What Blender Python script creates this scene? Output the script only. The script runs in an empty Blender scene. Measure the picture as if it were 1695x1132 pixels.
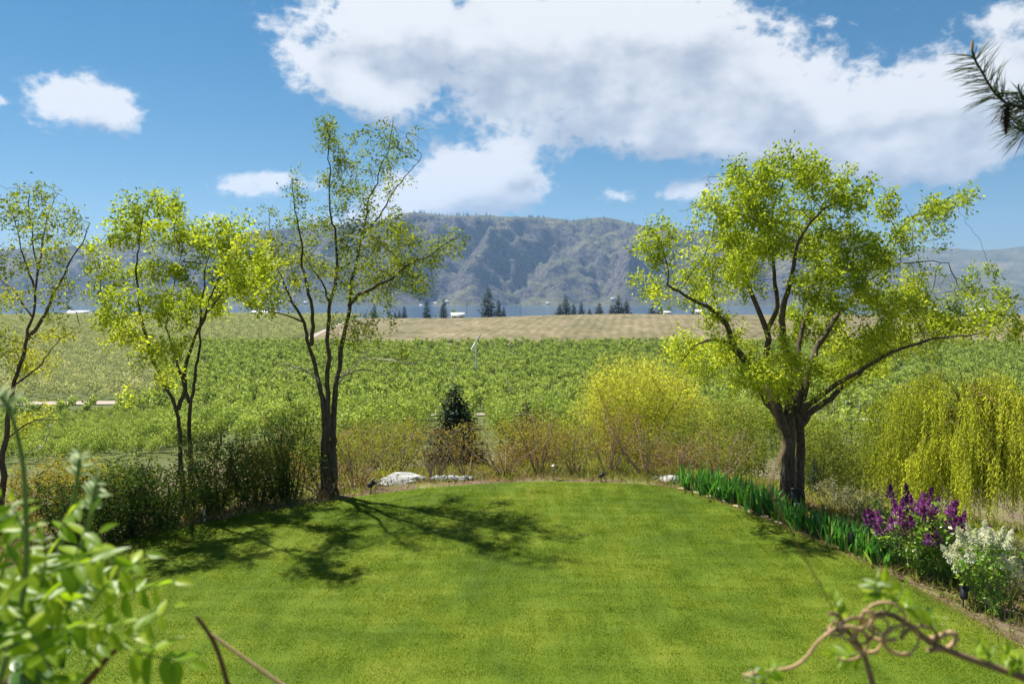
import bpy, math, random
import numpy as np
from mathutils import Vector, Matrix

R = math.radians
sc = bpy.context.scene
C = sc.collection
rng = np.random.default_rng(7)
random.seed(7)

# ------------------------------------------------------------------ camera
FPX, CX, CY, HZ = 1250.0, 847.5, 566.0, 490.0
EYE = np.array([0.0, 0.0, 5.0])
PITCH = math.atan((CY - HZ) / FPX)
cam = bpy.data.cameras.new('camera')
cam.sensor_width = 36.0
cam.lens = FPX / 1695.0 * 36.0
cam.clip_start = 0.05
cam.clip_end = 30000
cam.dof.use_dof = True
cam.dof.focus_distance = 22.0
cam.dof.aperture_fstop = 2.8
camo = bpy.data.objects.new('camera', cam)
camo.location = EYE
camo.rotation_euler = (math.pi / 2 - PITCH, 0, 0)
C.objects.link(camo)
sc.camera = camo

def ray(px, py):
    xc, zc = (px - CX) / FPX, (CY - py) / FPX
    cp, sp = math.cos(PITCH), math.sin(PITCH)
    return np.array([xc, cp + zc * sp, -sp + zc * cp])
def W(px, py, Y):
    """the place that lies Y metres ahead of the house, seen at this spot of the photograph"""
    d = ray(px, py)
    return EYE + d * (Y / d[1])
def on_lawn(px, py):
    d = ray(px, py)
    return EYE + d * (-EYE[2] / d[2])

# ------------------------------------------------------------------ world, sun, exposure
SUN_EL, SUN_AZ = R(60), R(-45)          # azimuth from +Y towards +X
sun_dir = Vector((math.sin(SUN_AZ) * math.cos(SUN_EL), math.cos(SUN_AZ) * math.cos(SUN_EL), math.sin(SUN_EL)))
sl = bpy.data.lights.new('sun', 'SUN')
sl.energy = 5.0
sl.angle = R(0.8)
sl.color = (1.0, 0.95, 0.87)
so = bpy.data.objects.new('sun', sl)
so.rotation_euler = (-sun_dir).to_track_quat('-Z', 'Y').to_euler()
so.location = (0, 0, 60)
C.objects.link(so)

world = bpy.data.worlds.new('World')
sc.world = world
world.use_nodes = True
wt = world.node_tree
wt.nodes.clear()

class NT:
    """tiny helper to write node maths"""
    def __init__(s, t): s.t = t
    def n(s, typ, **kw):
        o = s.t.nodes.new(typ)
        for k, v in kw.items(): setattr(o, k, v)
        return o
    def put(s, sock, v):
        if isinstance(v, bpy.types.NodeSocket): s.t.links.new(v, sock)
        elif v is not None: sock.default_value = v
    def m(s, op, a, b=None, c=None, clamp=False):
        o = s.n('ShaderNodeMath', operation=op, use_clamp=clamp)
        s.put(o.inputs[0], a)
        if b is not None: s.put(o.inputs[1], b)
        if c is not None: s.put(o.inputs[2], c)
        return o.outputs[0]
    def step(s, v, a, b, lo=0.0, hi=1.0):
        o = s.n('ShaderNodeMapRange', interpolation_type='SMOOTHSTEP')
        for i, x in enumerate((v, a, b, lo, hi)): s.put(o.inputs[i], x)
        return o.outputs[0]
    def mix(s, f, a, b, mode='MIX'):
        o = s.n('ShaderNodeMix', data_type='RGBA', blend_type=mode)
        s.put(o.inputs[0], f); s.put(o.inputs[6], a); s.put(o.inputs[7], b)
        return o.outputs[2]
    def xyz(s, x, y, z):
        o = s.n('ShaderNodeCombineXYZ')
        s.put(o.inputs[0], x); s.put(o.inputs[1], y); s.put(o.inputs[2], z)
        return o.outputs[0]
    def noise(s, vec, scale, detail=4, rough=.55, dist=0.0, out=0):
        o = s.n('ShaderNodeTexNoise')
        if vec is not None: s.put(o.inputs['Vector'], vec)
        s.put(o.inputs['Scale'], scale); s.put(o.inputs['Detail'], detail)
        s.put(o.inputs['Roughness'], rough); s.put(o.inputs['Distortion'], dist)
        return o.outputs[out]

def azel(px, py):
    d = ray(px, py); d = d / np.linalg.norm(d)
    return math.atan2(d[0], d[1]), math.asin(d[2])

BLOBS = [(860,50,300,100,1.05),(640,35,120,55,.9),(1100,70,150,80,.95),(960,160,230,50,.8),(575,142,75,42,.75),(660,165,65,45,.6),
 (1260,150,110,75,.95),(1120,222,280,42,.95),(1400,215,210,60,1.0),(1560,160,170,90,1.0),(1690,130,70,75,.9),(1600,272,120,30,.95),(1370,285,90,22,.6),
 (765,305,95,48,1.35),(690,330,75,38,1.15),(845,322,55,42,1.25),(135,165,75,46,1.25),(2,160,26,20,.8),(410,312,62,24,.75),(500,308,70,22,.6),
 (1110,320,38,18,.75),(1170,322,45,20,.75),(1018,320,32,14,.55),(505,95,38,20,.6),(838,246,34,16,.75),(1670,22,60,24,.7),(360,362,40,16,.6),(585,360,90,24,.7),(0,420,70,60,.5)]
g = bpy.data.node_groups.new('cloud_density', 'ShaderNodeTree')
g.interface.new_socket('az', in_out='INPUT', socket_type='NodeSocketFloat')
g.interface.new_socket('el', in_out='INPUT', socket_type='NodeSocketFloat')
g.interface.new_socket('density', in_out='OUTPUT', socket_type='NodeSocketFloat')
g.interface.new_socket('puff', in_out='OUTPUT', socket_type='NodeSocketFloat')
g.interface.new_socket('soft', in_out='OUTPUT', socket_type='NodeSocketFloat')
G = NT(g)
gi, go = G.n('NodeGroupInput'), G.n('NodeGroupOutput')
p3 = G.xyz(gi.outputs[0], G.m('MULTIPLY', gi.outputs[1], 1.35), 0.37)
warp = G.n('ShaderNodeSeparateXYZ'); G.put(warp.inputs[0], G.noise(p3, 9.0, 3, .5, out=1))
az = G.m('ADD', gi.outputs[0], G.m('MULTIPLY', G.m('SUBTRACT', warp.outputs[0], .5), .075))
el = G.m('ADD', gi.outputs[1], G.m('MULTIPLY', G.m('SUBTRACT', warp.outputs[1], .5), .05))
acc = None
for (px, py, rx, ry, st) in BLOBS:
    a0, e0 = azel(px, py)
    a1, _ = azel(px + rx, py); _, e1 = azel(px, py - ry)
    u = G.m('MULTIPLY_ADD', az, 1 / (a1 - a0), -a0 / (a1 - a0))
    v = G.m('MULTIPLY_ADD', el, 1 / (e1 - e0), -e0 / (e1 - e0))
    r2 = G.m('MULTIPLY_ADD', u, u, G.m('MULTIPLY', v, v))
    b = G.m('MULTIPLY', G.m('EXPONENT', G.m('MULTIPLY', r2, -.9)), st)
    acc = b if acc is None else G.m('ADD', acc, b)
acc = G.m('MINIMUM', acc, 1.25)
n1 = G.noise(p3, 17.0, 8, .64)
n2 = G.noise(p3, 5.0, 3, .5)
d = G.m('ADD', acc, G.m('MULTIPLY', G.m('SUBTRACT', n1, .5), 1.7))
bil = G.m('ABSOLUTE', G.m('SUBTRACT', G.noise(p3, 30.0, 5, .55), .5))
d = G.m('ADD', d, G.m('MULTIPLY', G.m('SUBTRACT', n2, .5), .4))
d = G.m('ADD', d, G.m('MULTIPLY', G.m('SUBTRACT', .09, bil), 1.5))
G.put(go.inputs[0], d); nsf = G.noise(p3, 15.0, 3, .5); G.put(go.inputs[1], n1); G.put(go.inputs[2], G.m('ADD', acc, G.m('MULTIPLY', G.m('SUBTRACT', nsf, .5), 1.3)))

Wn = NT(wt)
tc = Wn.n('ShaderNodeTexCoord')
sx = Wn.n('ShaderNodeSeparateXYZ'); Wn.put(sx.inputs[0], tc.outputs['Generated'])
waz = Wn.m('ARCTAN2', sx.outputs[0], sx.outputs[1])
# beyond the view the same kind of cloud field simply carries on round the horizon
waz = Wn.m('SUBTRACT', Wn.m('PINGPONG', Wn.m('ADD', waz, .7), 1.4), .7)
wel = Wn.m('ARCSINE', sx.outputs[2])
def dens(a, e):
    o = Wn.n('ShaderNodeGroup', node_tree=g)
    Wn.put(o.inputs[0], a); Wn.put(o.inputs[1], e)
    return o.outputs[0], o.outputs[1], o.outputs[2]
d0, puff0, s0 = dens(waz, wel)
d1, puff1, s1 = dens(Wn.m('ADD', waz, -.01), Wn.m('ADD', wel, .042))
mask = Wn.step(d0, .38, .90)
mask = Wn.m('MULTIPLY', mask, Wn.step(wel, -.03, .05))
thick = Wn.m('ADD', Wn.m('MULTIPLY', Wn.m('SUBTRACT', s1, s0), .7), Wn.m('ADD', Wn.m('MULTIPLY', Wn.m('SUBTRACT', s1, .75), .50), Wn.m('MULTIPLY', Wn.m('SUBTRACT', .52, puff0), .75)))
shade = Wn.step(thick, -.35, .75)
ccol = Wn.mix(shade, (.98, .98, .98, 1), (.47, .52, .60, 1))
sky = Wn.n('ShaderNodeTexSky', sky_type='NISHITA')
sky.sun_disc = False
sky.sun_elevation = SUN_EL
sky.sun_rotation = SUN_AZ
sky.altitude = 300
sky.air_density = 1.0
sky.dust_density = 0.1
sky.ozone_density = 4.0
CLOUD = 6.6
cc = Wn.n('ShaderNodeVectorMath', operation='SCALE'); Wn.put(cc.inputs[0], ccol); cc.inputs[3].default_value = CLOUD
hs = Wn.n('ShaderNodeHueSaturation'); hs.inputs['Saturation'].default_value = 1.36; hs.inputs['Value'].default_value = .54; hs.inputs['Hue'].default_value = .487
Wn.put(hs.inputs['Color'], sky.outputs[0])
skyc = Wn.mix(Wn.m('MULTIPLY', mask, .96), hs.outputs[0], cc.outputs[0])
bg = Wn.n('ShaderNodeBackground'); Wn.put(bg.inputs[0], skyc); bg.inputs[1].default_value = 0.066
wo = Wn.n('ShaderNodeOutputWorld'); Wn.put(wo.inputs[0], bg.outputs[0])
world.cycles.sampling_method = 'MANUAL'
world.cycles.sample_map_resolution = 512

sc.view_settings.view_transform = 'Standard'
sc.view_settings.look = 'None'
sc.view_settings.exposure = 1.15
sc.view_settings.gamma = 1.0
sc.cycles.use_denoising = True
sc.cycles.max_bounces = 7
sc.cycles.diffuse_bounces = 3
sc.cycles.transmission_bounces = 4
sc.cycles.volume_bounces = 0
sc.cycles.sample_clamp_indirect = 6

# ------------------------------------------------------------------ helpers
def tag(o, label=None, cat=None, group=None, kind=None):
    if label: o['label'] = label
    if cat: o['category'] = cat
    if group: o['group'] = group
    if kind: o['kind'] = kind
    return o
def empty(name, loc=(0, 0, 0), rz=0.0):
    o = bpy.data.objects.new(name, None)
    o.location = loc; o.rotation_euler = (0, 0, rz); o.empty_display_size = .2
    C.objects.link(o)
    return o
def link(name, me, mat, parent=None, loc=None, rot=None):
    o = bpy.data.objects.new(name, me)
    if mat is not None and not me.materials:
        me.materials.append(mat)
    if parent is not None: o.parent = parent
    if loc is not None: o.location = loc
    if rot is not None: o.rotation_euler = rot
    C.objects.link(o)
    return o
def np_mesh(name, V, F, attrs=None, smooth=False):
    """V (n,3); F (m,k) array or list of such arrays"""
    me = bpy.data.meshes.new(name)
    Fs = F if isinstance(F, list) and isinstance(F[0], np.ndarray) else [F]
    Fs = [np.asarray(f, dtype=np.int32) for f in Fs if len(f)]
    V = np.asarray(V, dtype=np.float32)
    me.vertices.add(len(V)); me.vertices.foreach_set('co', V.ravel())
    nl = sum(f.size for f in Fs); nf = sum(len(f) for f in Fs)
    me.loops.add(nl); me.polygons.add(nf)
    me.loops.foreach_set('vertex_index', np.concatenate([f.ravel() for f in Fs]))
    tot = np.concatenate([np.full(len(f), f.shape[1], dtype=np.int32) for f in Fs])
    st = np.concatenate([[0], np.cumsum(tot)[:-1]]).astype(np.int32)
    me.polygons.foreach_set('loop_start', st)
    if smooth: me.polygons.foreach_set('use_smooth', np.ones(nf, dtype=bool))
    for k, a in (attrs or {}).items():
        at = me.attributes.new(k, 'FLOAT', 'POINT'); at.data.foreach_set('value', np.asarray(a, dtype=np.float32))
    me.update(calc_edges=True); me.validate()
    return me
class MB:
    """collects simple solids into one mesh"""
    def __init__(s): s.v = []; s.f3 = []; s.f4 = []; s.n = 0
    def add(s, V, F):
        V = np.asarray(V, float); F = np.asarray(F, int)
        s.v.append(V)
        (s.f3 if F.shape[1] == 3 else s.f4).append(F + s.n); s.n += len(V)
    def box(s, c, d, rz=0.0, rx=0.0):
        x, y, z = np.array(d) / 2
        V = np.array([[a*x, b*y, e*z] for e in (-1, 1) for b in (-1, 1) for a in (-1, 1)])
        M = np.array(Matrix.Rotation(rz, 3, 'Z') @ Matrix.Rotation(rx, 3, 'X'))
        V = V @ M.T + np.array(c)
        s.add(V, [[0,2,3,1],[4,5,7,6],[0,1,5,4],[2,6,7,3],[0,4,6,2],[1,3,7,5]])
    def tube(s, P, rad, k=6, cap=True):
        V, F = tube(P, rad, k); s.add(V, F)
        if cap:
            P = np.asarray(P, float); n = len(P)
            for end in (0, n - 1):
                ring = V[end*k:(end+1)*k]; i0 = s.n
                s.v.append(np.vstack([ring, P[end]])); s.n += k + 1
                s.f3.append(np.array([[i0+j, i0+(j+1) % k, i0+k] if end else [i0+(j+1) % k, i0+j, i0+k] for j in range(k)]))
    def mesh(s, name, smooth=False):
        Fs = []
        if s.f4: Fs.append(np.vstack(s.f4))
        if s.f3: Fs.append(np.vstack(s.f3))
        return np_mesh(name, np.vstack(s.v), Fs, smooth=smooth)
def tube(P, rad, k=6, wob=0.0):
    P = np.asarray(P, float); n = len(P)
    rad = np.broadcast_to(np.asarray(rad, float), (n,))
    T = np.gradient(P, axis=0); T /= np.linalg.norm(T, axis=1)[:, None] + 1e-9
    ref = np.array([1.0, 0, 0]) if abs(T[0][0]) < .8 else np.array([0, 1.0, 0])
    A = np.empty_like(P); a = ref
    for i in range(n):
        a = a - T[i] * a.dot(T[i]); a = a / (np.linalg.norm(a) + 1e-9); A[i] = a
    B = np.cross(T, A)
    th = np.linspace(0, 2 * np.pi, k, endpoint=False)
    rr = rad[:, None] * (1 + (wob * rng.normal(size=(n, k)) if wob else 0))
    V = P[:, None] + (A[:, None] * np.cos(th)[None, :, None] + B[:, None] * np.sin(th)[None, :, None]) * rr[..., None]
    i, j = np.meshgrid(np.arange(n - 1), np.arange(k), indexing='ij')
    j2 = (j + 1) % k
    F = np.stack([i*k+j, i*k+j2, (i+1)*k+j2, (i+1)*k+j], -1).reshape(-1, 4)
    return V.reshape(-1, 3), F
def smooth_path(P, step):
    P = np.asarray(P, float)
    if len(P) > 2:
        for _ in range(2):
            Q = [P[0]]
            for a, b in zip(P[:-1], P[1:]): Q += [a*.75+b*.25, a*.25+b*.75]
            Q.append(P[-1]); P = np.array(Q)
    s = np.concatenate([[0], np.cumsum(np.linalg.norm(np.diff(P, axis=0), axis=1))])
    n = max(2, int(s[-1] / step) + 1)
    t = np.linspace(0, s[-1], n)
    return np.stack([np.interp(t, s, P[:, k]) for k in range(3)], 1)
def unit(v): return v / (np.linalg.norm(v, axis=-1, keepdims=True) + 1e-9)
def leaves(pos, dirs, L, Wd, fold=.25, r=rng):
    n = len(pos)
    dirs = unit(dirs)
    side = unit(np.cross(dirs, r.normal(size=(n, 3))))
    nor = np.cross(side, dirs)
    L = np.broadcast_to(L, (n,))[:, None]; Wd = np.broadcast_to(Wd, (n,))[:, None]
    mid = pos + dirs * L * .45
    V = np.stack([pos, mid + side*Wd*.5 + nor*Wd*fold, pos + dirs*L, mid - side*Wd*.5 + nor*Wd*fold], 1).reshape(-1, 3)
    F = np.arange(4 * n).reshape(n, 4)
    return V, F

# ------------------------------------------------------------------ materials
def mat_new(name):
    m = bpy.data.materials.new(name); m.use_nodes = True
    m.node_tree.nodes.clear()
    N = NT(m.node_tree)
    out = N.n('ShaderNodeOutputMaterial')
    return m, N, out
def principled(N, col, rough=.8, spec=.3, metal=0.0, bump=None, bstr=.3, bdist=.02):
    b = N.n('ShaderNodeBsdfPrincipled')
    N.put(b.inputs['Base Color'], col); N.put(b.inputs['Roughness'], rough)
    b.inputs['Specular IOR Level'].default_value = spec
    b.inputs['Metallic'].default_value = metal
    if bump is not None:
        bp = N.n('ShaderNodeBump'); bp.inputs['Strength'].default_value = bstr; bp.inputs['Distance'].default_value = bdist
        N.put(bp.inputs['Height'], bump); N.put(b.inputs['Normal'], bp.outputs[0])
    return b.outputs[0]
def rgb(c): return (c[0], c[1], c[2], 1.0)
def ramp(N, f, stops):
    r = N.n('ShaderNodeValToRGB')
    els = r.color_ramp.elements
    while len(els) < len(stops): els.new(.5)
    for e, (p, c) in zip(els, stops): e.position = p; e.color = rgb(c)
    N.put(r.inputs[0], f)
    return r.outputs[0]
GAIN = {'golden_willow_leaf': 1.2, 'weeping_willow_leaf': 1.6, 'lime_shrub_leaf': 1.0, 'orchard_leaf': 1.45, 'fading_blossom_orchard_leaf': 1.3, 'olive_shrub_leaf': 1.0, 'dark_shrub_leaf': 1.25, 'lilac_leaf': 1.8, 'grey_green_leaf': 1.2,
        'iris_leaf': 1.6, 'bright_spring_leaf': 1.25, 'spring_leaf': 1.15, 'purple_lilac_floret': 1.25, 'mown_grass_blade': 1.1, 'wisteria_leaflet': 1.0}
def leaf_mat(name, stops, trans=.45, rough=.55, spec=.15, tcol=1.35):
    m, N, out = mat_new(name)
    stops = [(p, tuple(min(.82, v * GAIN.get(name, 1.0)) for v in c)) for p, c in stops]
    a = N.n('ShaderNodeAttribute', attribute_name='tint')
    col = ramp(N, a.outputs['Fac'], stops)
    p = principled(N, col, rough, spec)
    t = N.n('ShaderNodeBsdfTranslucent')
    tc_ = N.mix(1.0, col, (tcol, tcol * 1.02, tcol * .55, 1), 'MULTIPLY')
    N.put(t.inputs[0], tc_)
    mx = N.n('ShaderNodeMixShader'); mx.inputs[0].default_value = trans
    N.put(mx.inputs[1], p); N.put(mx.inputs[2], t.outputs[0]); N.put(out.inputs[0], mx.outputs[0])
    return m
def bark_mat(name, dark, light, scale=6.0, stretch=5.0, bd=.03):
    m, N, out = mat_new(name)
    tcn = N.n('ShaderNodeTexCoord'); mp = N.n('ShaderNodeMapping')
    mp.inputs['Scale'].default_value = (scale, scale, scale / stretch)
    N.put(mp.inputs[0], tcn.outputs['Object'])
    n = N.noise(mp.outputs[0], 3.0, 6, .7, .6)
    n2 = N.noise(tcn.outputs['Object'], 1.2, 3, .6)
    col = ramp(N, N.m('ADD', N.m('MULTIPLY', n, .75), N.m('MULTIPLY', n2, .25)), [(.35, dark), (.52, tuple((np.array(dark)+light)/2)), (.68, light)])
    N.put(out.inputs[0], principled(N, col, .9, .15, bump=n, bstr=.9, bdist=bd))
    return m
def plain(name, c, rough=.6, spec=.3, metal=0.0, var=.12, scale=8.0):
    m, N, out = mat_new(name)
    tcn = N.n('ShaderNodeTexCoord')
    n = N.noise(tcn.outputs['Object'], scale, 4, .6)
    c = np.array(c)
    col = ramp(N, n, [(.3, tuple(c*(1-var))), (.7, tuple(np.minimum(c*(1+var), 1)))])
    N.put(out.inputs[0], principled(N, col, rough, spec, metal, bump=n, bstr=.1, bdist=.005))
    return m

M = {}
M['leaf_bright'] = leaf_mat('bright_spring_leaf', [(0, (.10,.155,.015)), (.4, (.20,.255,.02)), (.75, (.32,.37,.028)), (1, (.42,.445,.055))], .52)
M['leaf_mid'] = leaf_mat('spring_leaf', [(0, (.09,.135,.018)), (.5, (.19,.23,.022)), (1, (.38,.37,.035))], .5)
M['leaf_dark'] = leaf_mat('dark_shrub_leaf', [(0, (.022,.05,.008)), (.5, (.055,.10,.014)), (.75, (.11,.135,.02)), (1, (.23,.13,.045))], .35)
M['leaf_olive'] = leaf_mat('olive_shrub_leaf', [(0, (.20,.095,.04)), (.35, (.25,.17,.04)), (.7, (.24,.23,.035)), (1, (.34,.32,.04))], .4)
M['leaf_gold'] = leaf_mat('golden_willow_leaf', [(0, (.20,.22,.025)), (.5, (.35,.355,.05)), (1, (.46,.44,.08))], .55)
M['leaf_lime'] = leaf_mat('lime_shrub_leaf', [(0, (.10,.14,.025)), (.5, (.19,.23,.035)), (1, (.33,.34,.05))], .45)
M['leaf_weep'] = leaf_mat('weeping_willow_leaf', [(0, (.12,.15,.012)), (.5, (.24,.27,.022)), (1, (.42,.43,.05))], .55)
M['leaf_orch'] = leaf_mat('orchard_leaf', [(0, (.05,.08,.015)), (.45, (.135,.18,.032)), (.75,(.22,.275,.055)), (1, (.36,.40,.11))], .35)
M['leaf_bloom'] = leaf_mat('fading_blossom_orchard_leaf', [(0, (.10,.12,.05)), (.5, (.25,.27,.12)), (1, (.48,.45,.28))], .35)
M['leaf_lilac'] = leaf_mat('lilac_leaf', [(0, (.035,.085,.012)), (.5, (.09,.17,.022)), (1, (.18,.25,.04))], .4, .35, .4)
M['leaf_grey'] = leaf_mat('grey_green_leaf', [(0, (.10,.12,.05)), (.5, (.19,.20,.10)), (1, (.32,.29,.15))], .3)
M['leaf_iris'] = leaf_mat('iris_leaf', [(0, (.025,.085,.015)), (.5, (.055,.16,.025)), (.85, (.12,.25,.06)), (1, (.30,.26,.08))], .4, .35, .45)
M['needle'] = leaf_mat('conifer_needle', [(0, (.010,.022,.012)), (.6, (.022,.045,.022)), (1, (.05,.08,.04))], .15)
M['needle_far'] = leaf_mat('pine_needle_far', [(0, (.016,.03,.016)), (.6, (.03,.055,.028)), (1, (.06,.085,.045))], .15)
M['petal_purple'] = leaf_mat('purple_lilac_floret', [(0, (.10,.015,.11)), (.5, (.24,.05,.26)), (1, (.42,.15,.46))], .3)
M['petal_white'] = leaf_mat('white_lilac_floret', [(0, (.66,.67,.60)), (1, (.88,.88,.85))], .5, tcol=1.0)
M['wisteria'] = leaf_mat('wisteria_leaflet', [(0, (.09,.18,.010)), (.5, (.24,.37,.012)), (1, (.42,.50,.03))], .6, .4, .35)
M['wist_dark'] = leaf_mat('old_wisteria_leaflet', [(0, (.03,.09,.015)), (1, (.09,.18,.03))], .4, .3, .5)
M['wist_bud'] = leaf_mat('silvery_wisteria_shoot', [(0, (.32,.40,.2)), (1, (.55,.62,.40))], .4)
M['grass'] = leaf_mat('mown_grass_blade', [(0, (.045,.088,.005)), (.45, (.10,.152,.006)), (.8, (.18,.215,.012)), (1, (.32,.30,.07))], .5, .6, .08)
gm = M['grass'].node_tree; Ng = NT(gm)
gpos = Ng.n('ShaderNodeNewGeometry').outputs['Position']
gatt = [n_ for n_ in gm.nodes if n_.type == 'ATTRIBUTE'][0]; grmp = [n_ for n_ in gm.nodes if n_.type == 'VALTORGB'][0]
gf = Ng.m('ADD', Ng.m('MULTIPLY', Ng.m('SUBTRACT', Ng.noise(gpos, .6, 5, .65, .4), .5), .45), Ng.m('MULTIPLY', Ng.m('SUBTRACT', Ng.noise(gpos, 2.6, 5, .7), .5), 1.9))
Ng.put(grmp.inputs[0], Ng.m('ADD', gatt.outputs['Fac'], gf))
M['drygrass'] = leaf_mat('dry_grass_blade', [(0, (.13,.14,.035)), (.5, (.28,.24,.09)), (1, (.46,.38,.19))], .35)
M['bark_dark'] = bark_mat('dark_ridged_bark', (.022,.016,.012), (.19,.15,.115), 9)
M['bark_grey'] = bark_mat('grey_brown_bark', (.028,.022,.017), (.16,.13,.10), 11)
M['bark_dead'] = bark_mat('bleached_dead_wood', (.36,.31,.25), (.62,.57,.49), 9, 5, .01)
M['twig'] = bark_mat('tan_twig_bark', (.17,.125,.095), (.50,.42,.345), 14, 4, .006)
M['twig_olive'] = bark_mat('olive_twig_bark', (.10,.085,.03), (.30,.25,.10), 14, 4, .006)
M['twig_weep'] = bark_mat('willow_branch_bark', (.12,.10,.02), (.24,.21,.05), 14, 4, .006)
M['vine_tan'] = bark_mat('tan_vine', (.33,.20,.10), (.62,.44,.27), 60, 4, .002)
M['vine_brown'] = bark_mat('brown_vine', (.06,.030,.018), (.24,.12,.06), 60, 4, .002)
M['vine_brown2'] = bark_mat('mid_brown_vine', (.16,.10,.06), (.34,.23,.15), 60, 4, .002)
M['vine_green'] = bark_mat('green_vine_shoot', (.10,.17,.035), (.24,.33,.10), 60, 4, .001)
M['black'] = plain('black_metal', (.012,.012,.013), .45, .5)
M['white_metal'] = plain('white_painted_steel', (.78,.79,.80), .4, .4, var=.05)
M['galv'] = plain('galvanised_grey', (.45,.47,.48), .5, .5, var=.1)
M['post'] = plain('weathered_post', (.36,.36,.31), .8, .2, scale=2)
M['copper'] = plain('bronzed_copper', (.17,.115,.085), .42, .5, .4)
M['lens'] = plain('frosted_lens', (.55,.52,.44), .3, .5)
M['roof_white'] = plain('white_metal_roof', (.80,.81,.82), .45, .4, var=.03)
M['barn_red'] = plain('red_barn_boards', (.27,.06,.045), .8, .2)
M['wall_white'] = plain('pale_siding', (.66,.64,.60), .8, .2)
M['glass'] = plain('dark_window_glass', (.03,.035,.04), .1, .6)
M['granite'] = plain('pale_granite', (.36,.36,.34), .85, .2, var=.28, scale=22)
M['edging'] = plain('tan_sandstone', (.30,.23,.15), .9, .2, var=.25, scale=15)
M['pvc'] = plain('white_plastic', (.80,.80,.78), .35, .4, var=.04)
M['blue_tin'] = plain('pale_blue_plastic', (.42,.55,.62), .4, .4)

# ------------------------------------------------------------------ the lawn's outline and the lie of the land
EDGE_PX = [(107,917),(170,903),(247,883),(343,863),(450,843),(540,829),(618,817),(715,806),(819,799),(880,797),(950,797),(1030,799),(1085,803),(1125,809),
           (1180,825),(1240,847),(1320,880),(1400,915),(1480,953),(1560,995),(1640,1040),(1695,1072)]
edge = np.array([on_lawn(*p)[:2] for p in EDGE_PX])
outline = np.vstack([[[-13, -3]], [[-12.5, 6]], [[-11.0, 11.6]], edge, [[9.2, 7.6]], [[10.5, 3]], [[11, -3]]])
def sdist(X, Y):
    """signed distance to the lawn outline, positive outside"""
    X = np.asarray(X, float); Y = np.asarray(Y, float)
    best = np.full(X.shape, 1e9); inside = np.zeros(X.shape, bool)
    n = len(outline)
    for i in range(n):
        a, b = outline[i], outline[(i + 1) % n]
        ab = b - a
        t = np.clip(((X - a[0]) * ab[0] + (Y - a[1]) * ab[1]) / ab.dot(ab), 0, 1)
        best = np.minimum(best, (X - a[0] - t*ab[0])**2 + (Y - a[1] - t*ab[1])**2)
        cr = ((a[1] > Y) != (b[1] > Y)) & (X < (b[0]-a[0]) * (Y-a[1]) / (b[1]-a[1] + 1e-12) + a[0])
        inside ^= cr
    s = np.sqrt(best)
    return np.where(inside, -s, s)
BANK = np.array([(-60,-.06),(0,-.02),(.4,-.04),(1,-.12),(3,-.35),(6,-1.0),(12,-2.6),(20,-4.8),(40,-8.2),(65,-11.6),(80,-13.5),(110,-16.7),(130,-18.7),(180,-22),(260,-24.5),(400,-25)])
PROF = np.array([(0,-18),(150,-18.8),(200,-22),(250,-23.8),(280,-24.0),(340,-22.2),(400,-19.4),(480,-16.4),(560,-13.8),(620,-12.9),(700,-15),(900,-30),(1300,-52),(2500,-60)])
def sst(x, a, b):
    t = np.clip((x - a) / (b - a), 0, 1); return t * t * (3 - 2 * t)
def ground_z(X, Y):
    X = np.asarray(X, float); Y = np.asarray(Y, float)
    zb = np.interp(sdist(X, Y), BANK[:, 0], BANK[:, 1])
    zp = np.interp(Y, PROF[:, 0], PROF[:, 1]) + 2.6 * sst(X, -60, 90) * sst(Y, 380, 600) + 1.2 * np.sin(X / 55.0) * sst(Y, 300, 560) * .4
    w = sst(Y, 140, 260)
    return zb * (1 - w) + zp * w
def gz(x, y): return float(ground_z(np.array([x]), np.array([y]))[0])

def grid_mesh(name, us, vs, fx, fz):
    U, V = np.meshgrid(us, vs, indexing='ij')
    X, Y = fx(U, V)
    Z = fz(X, Y)
    P = np.stack([X, Y, Z], -1).reshape(-1, 3)
    n, m = len(us), len(vs)
    i, j = np.meshgrid(np.arange(n - 1), np.arange(m - 1), indexing='ij')
    F = np.stack([i*m+j, (i+1)*m+j, (i+1)*m+j+1, i*m+j+1], -1).reshape(-1, 4)
    return np_mesh(name, P, F, smooth=True)

# soil, bank and orchard floor
m, N, out = mat_new('bank_and_orchard_soil')
geo = N.n('ShaderNodeNewGeometry')
sp = N.n('ShaderNodeSeparateXYZ'); N.put(sp.inputs[0], geo.outputs['Position'])
n1 = N.noise(geo.outputs['Position'], .7, 6, .65); n2 = N.noise(geo.outputs['Position'], 9, 5, .7); n3 = N.noise(geo.outputs['Position'], .05, 3, .6)
soil = ramp(N, n2, [(.3, (.07,.048,.032)), (.5, (.135,.095,.066)), (.7, (.21,.155,.11))])
weed = ramp(N, n2, [(.3, (.08,.10,.03)), (.7, (.22,.22,.08))])
bank = N.mix(N.step(n1, .48, .60), soil, weed)
orch = ramp(N, n1, [(.3, (.05,.065,.02)), (.6, (.10,.12,.035)), (.8, (.17,.155,.07))])
col = N.mix(N.step(sp.outputs[1], 45, 80), bank, orch)
N.put(out.inputs[0], principled(N, col, .95, .1, bump=n2, bstr=.6, bdist=.05))
M['soil'] = m
ys = np.concatenate([np.linspace(-40, 5, 10), np.linspace(6, 36, 100), np.geomspace(36.5, 1500, 120)])
us = np.linspace(-1, 1, 241)
g_me = grid_mesh('ground', us, ys, lambda U, V: (np.sign(U) * np.abs(U)**1.35 * (45 + 1.15 * np.maximum(V, 0)), V), ground_z)
tag(link('ground', g_me, M['soil']), kind='structure')

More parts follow.
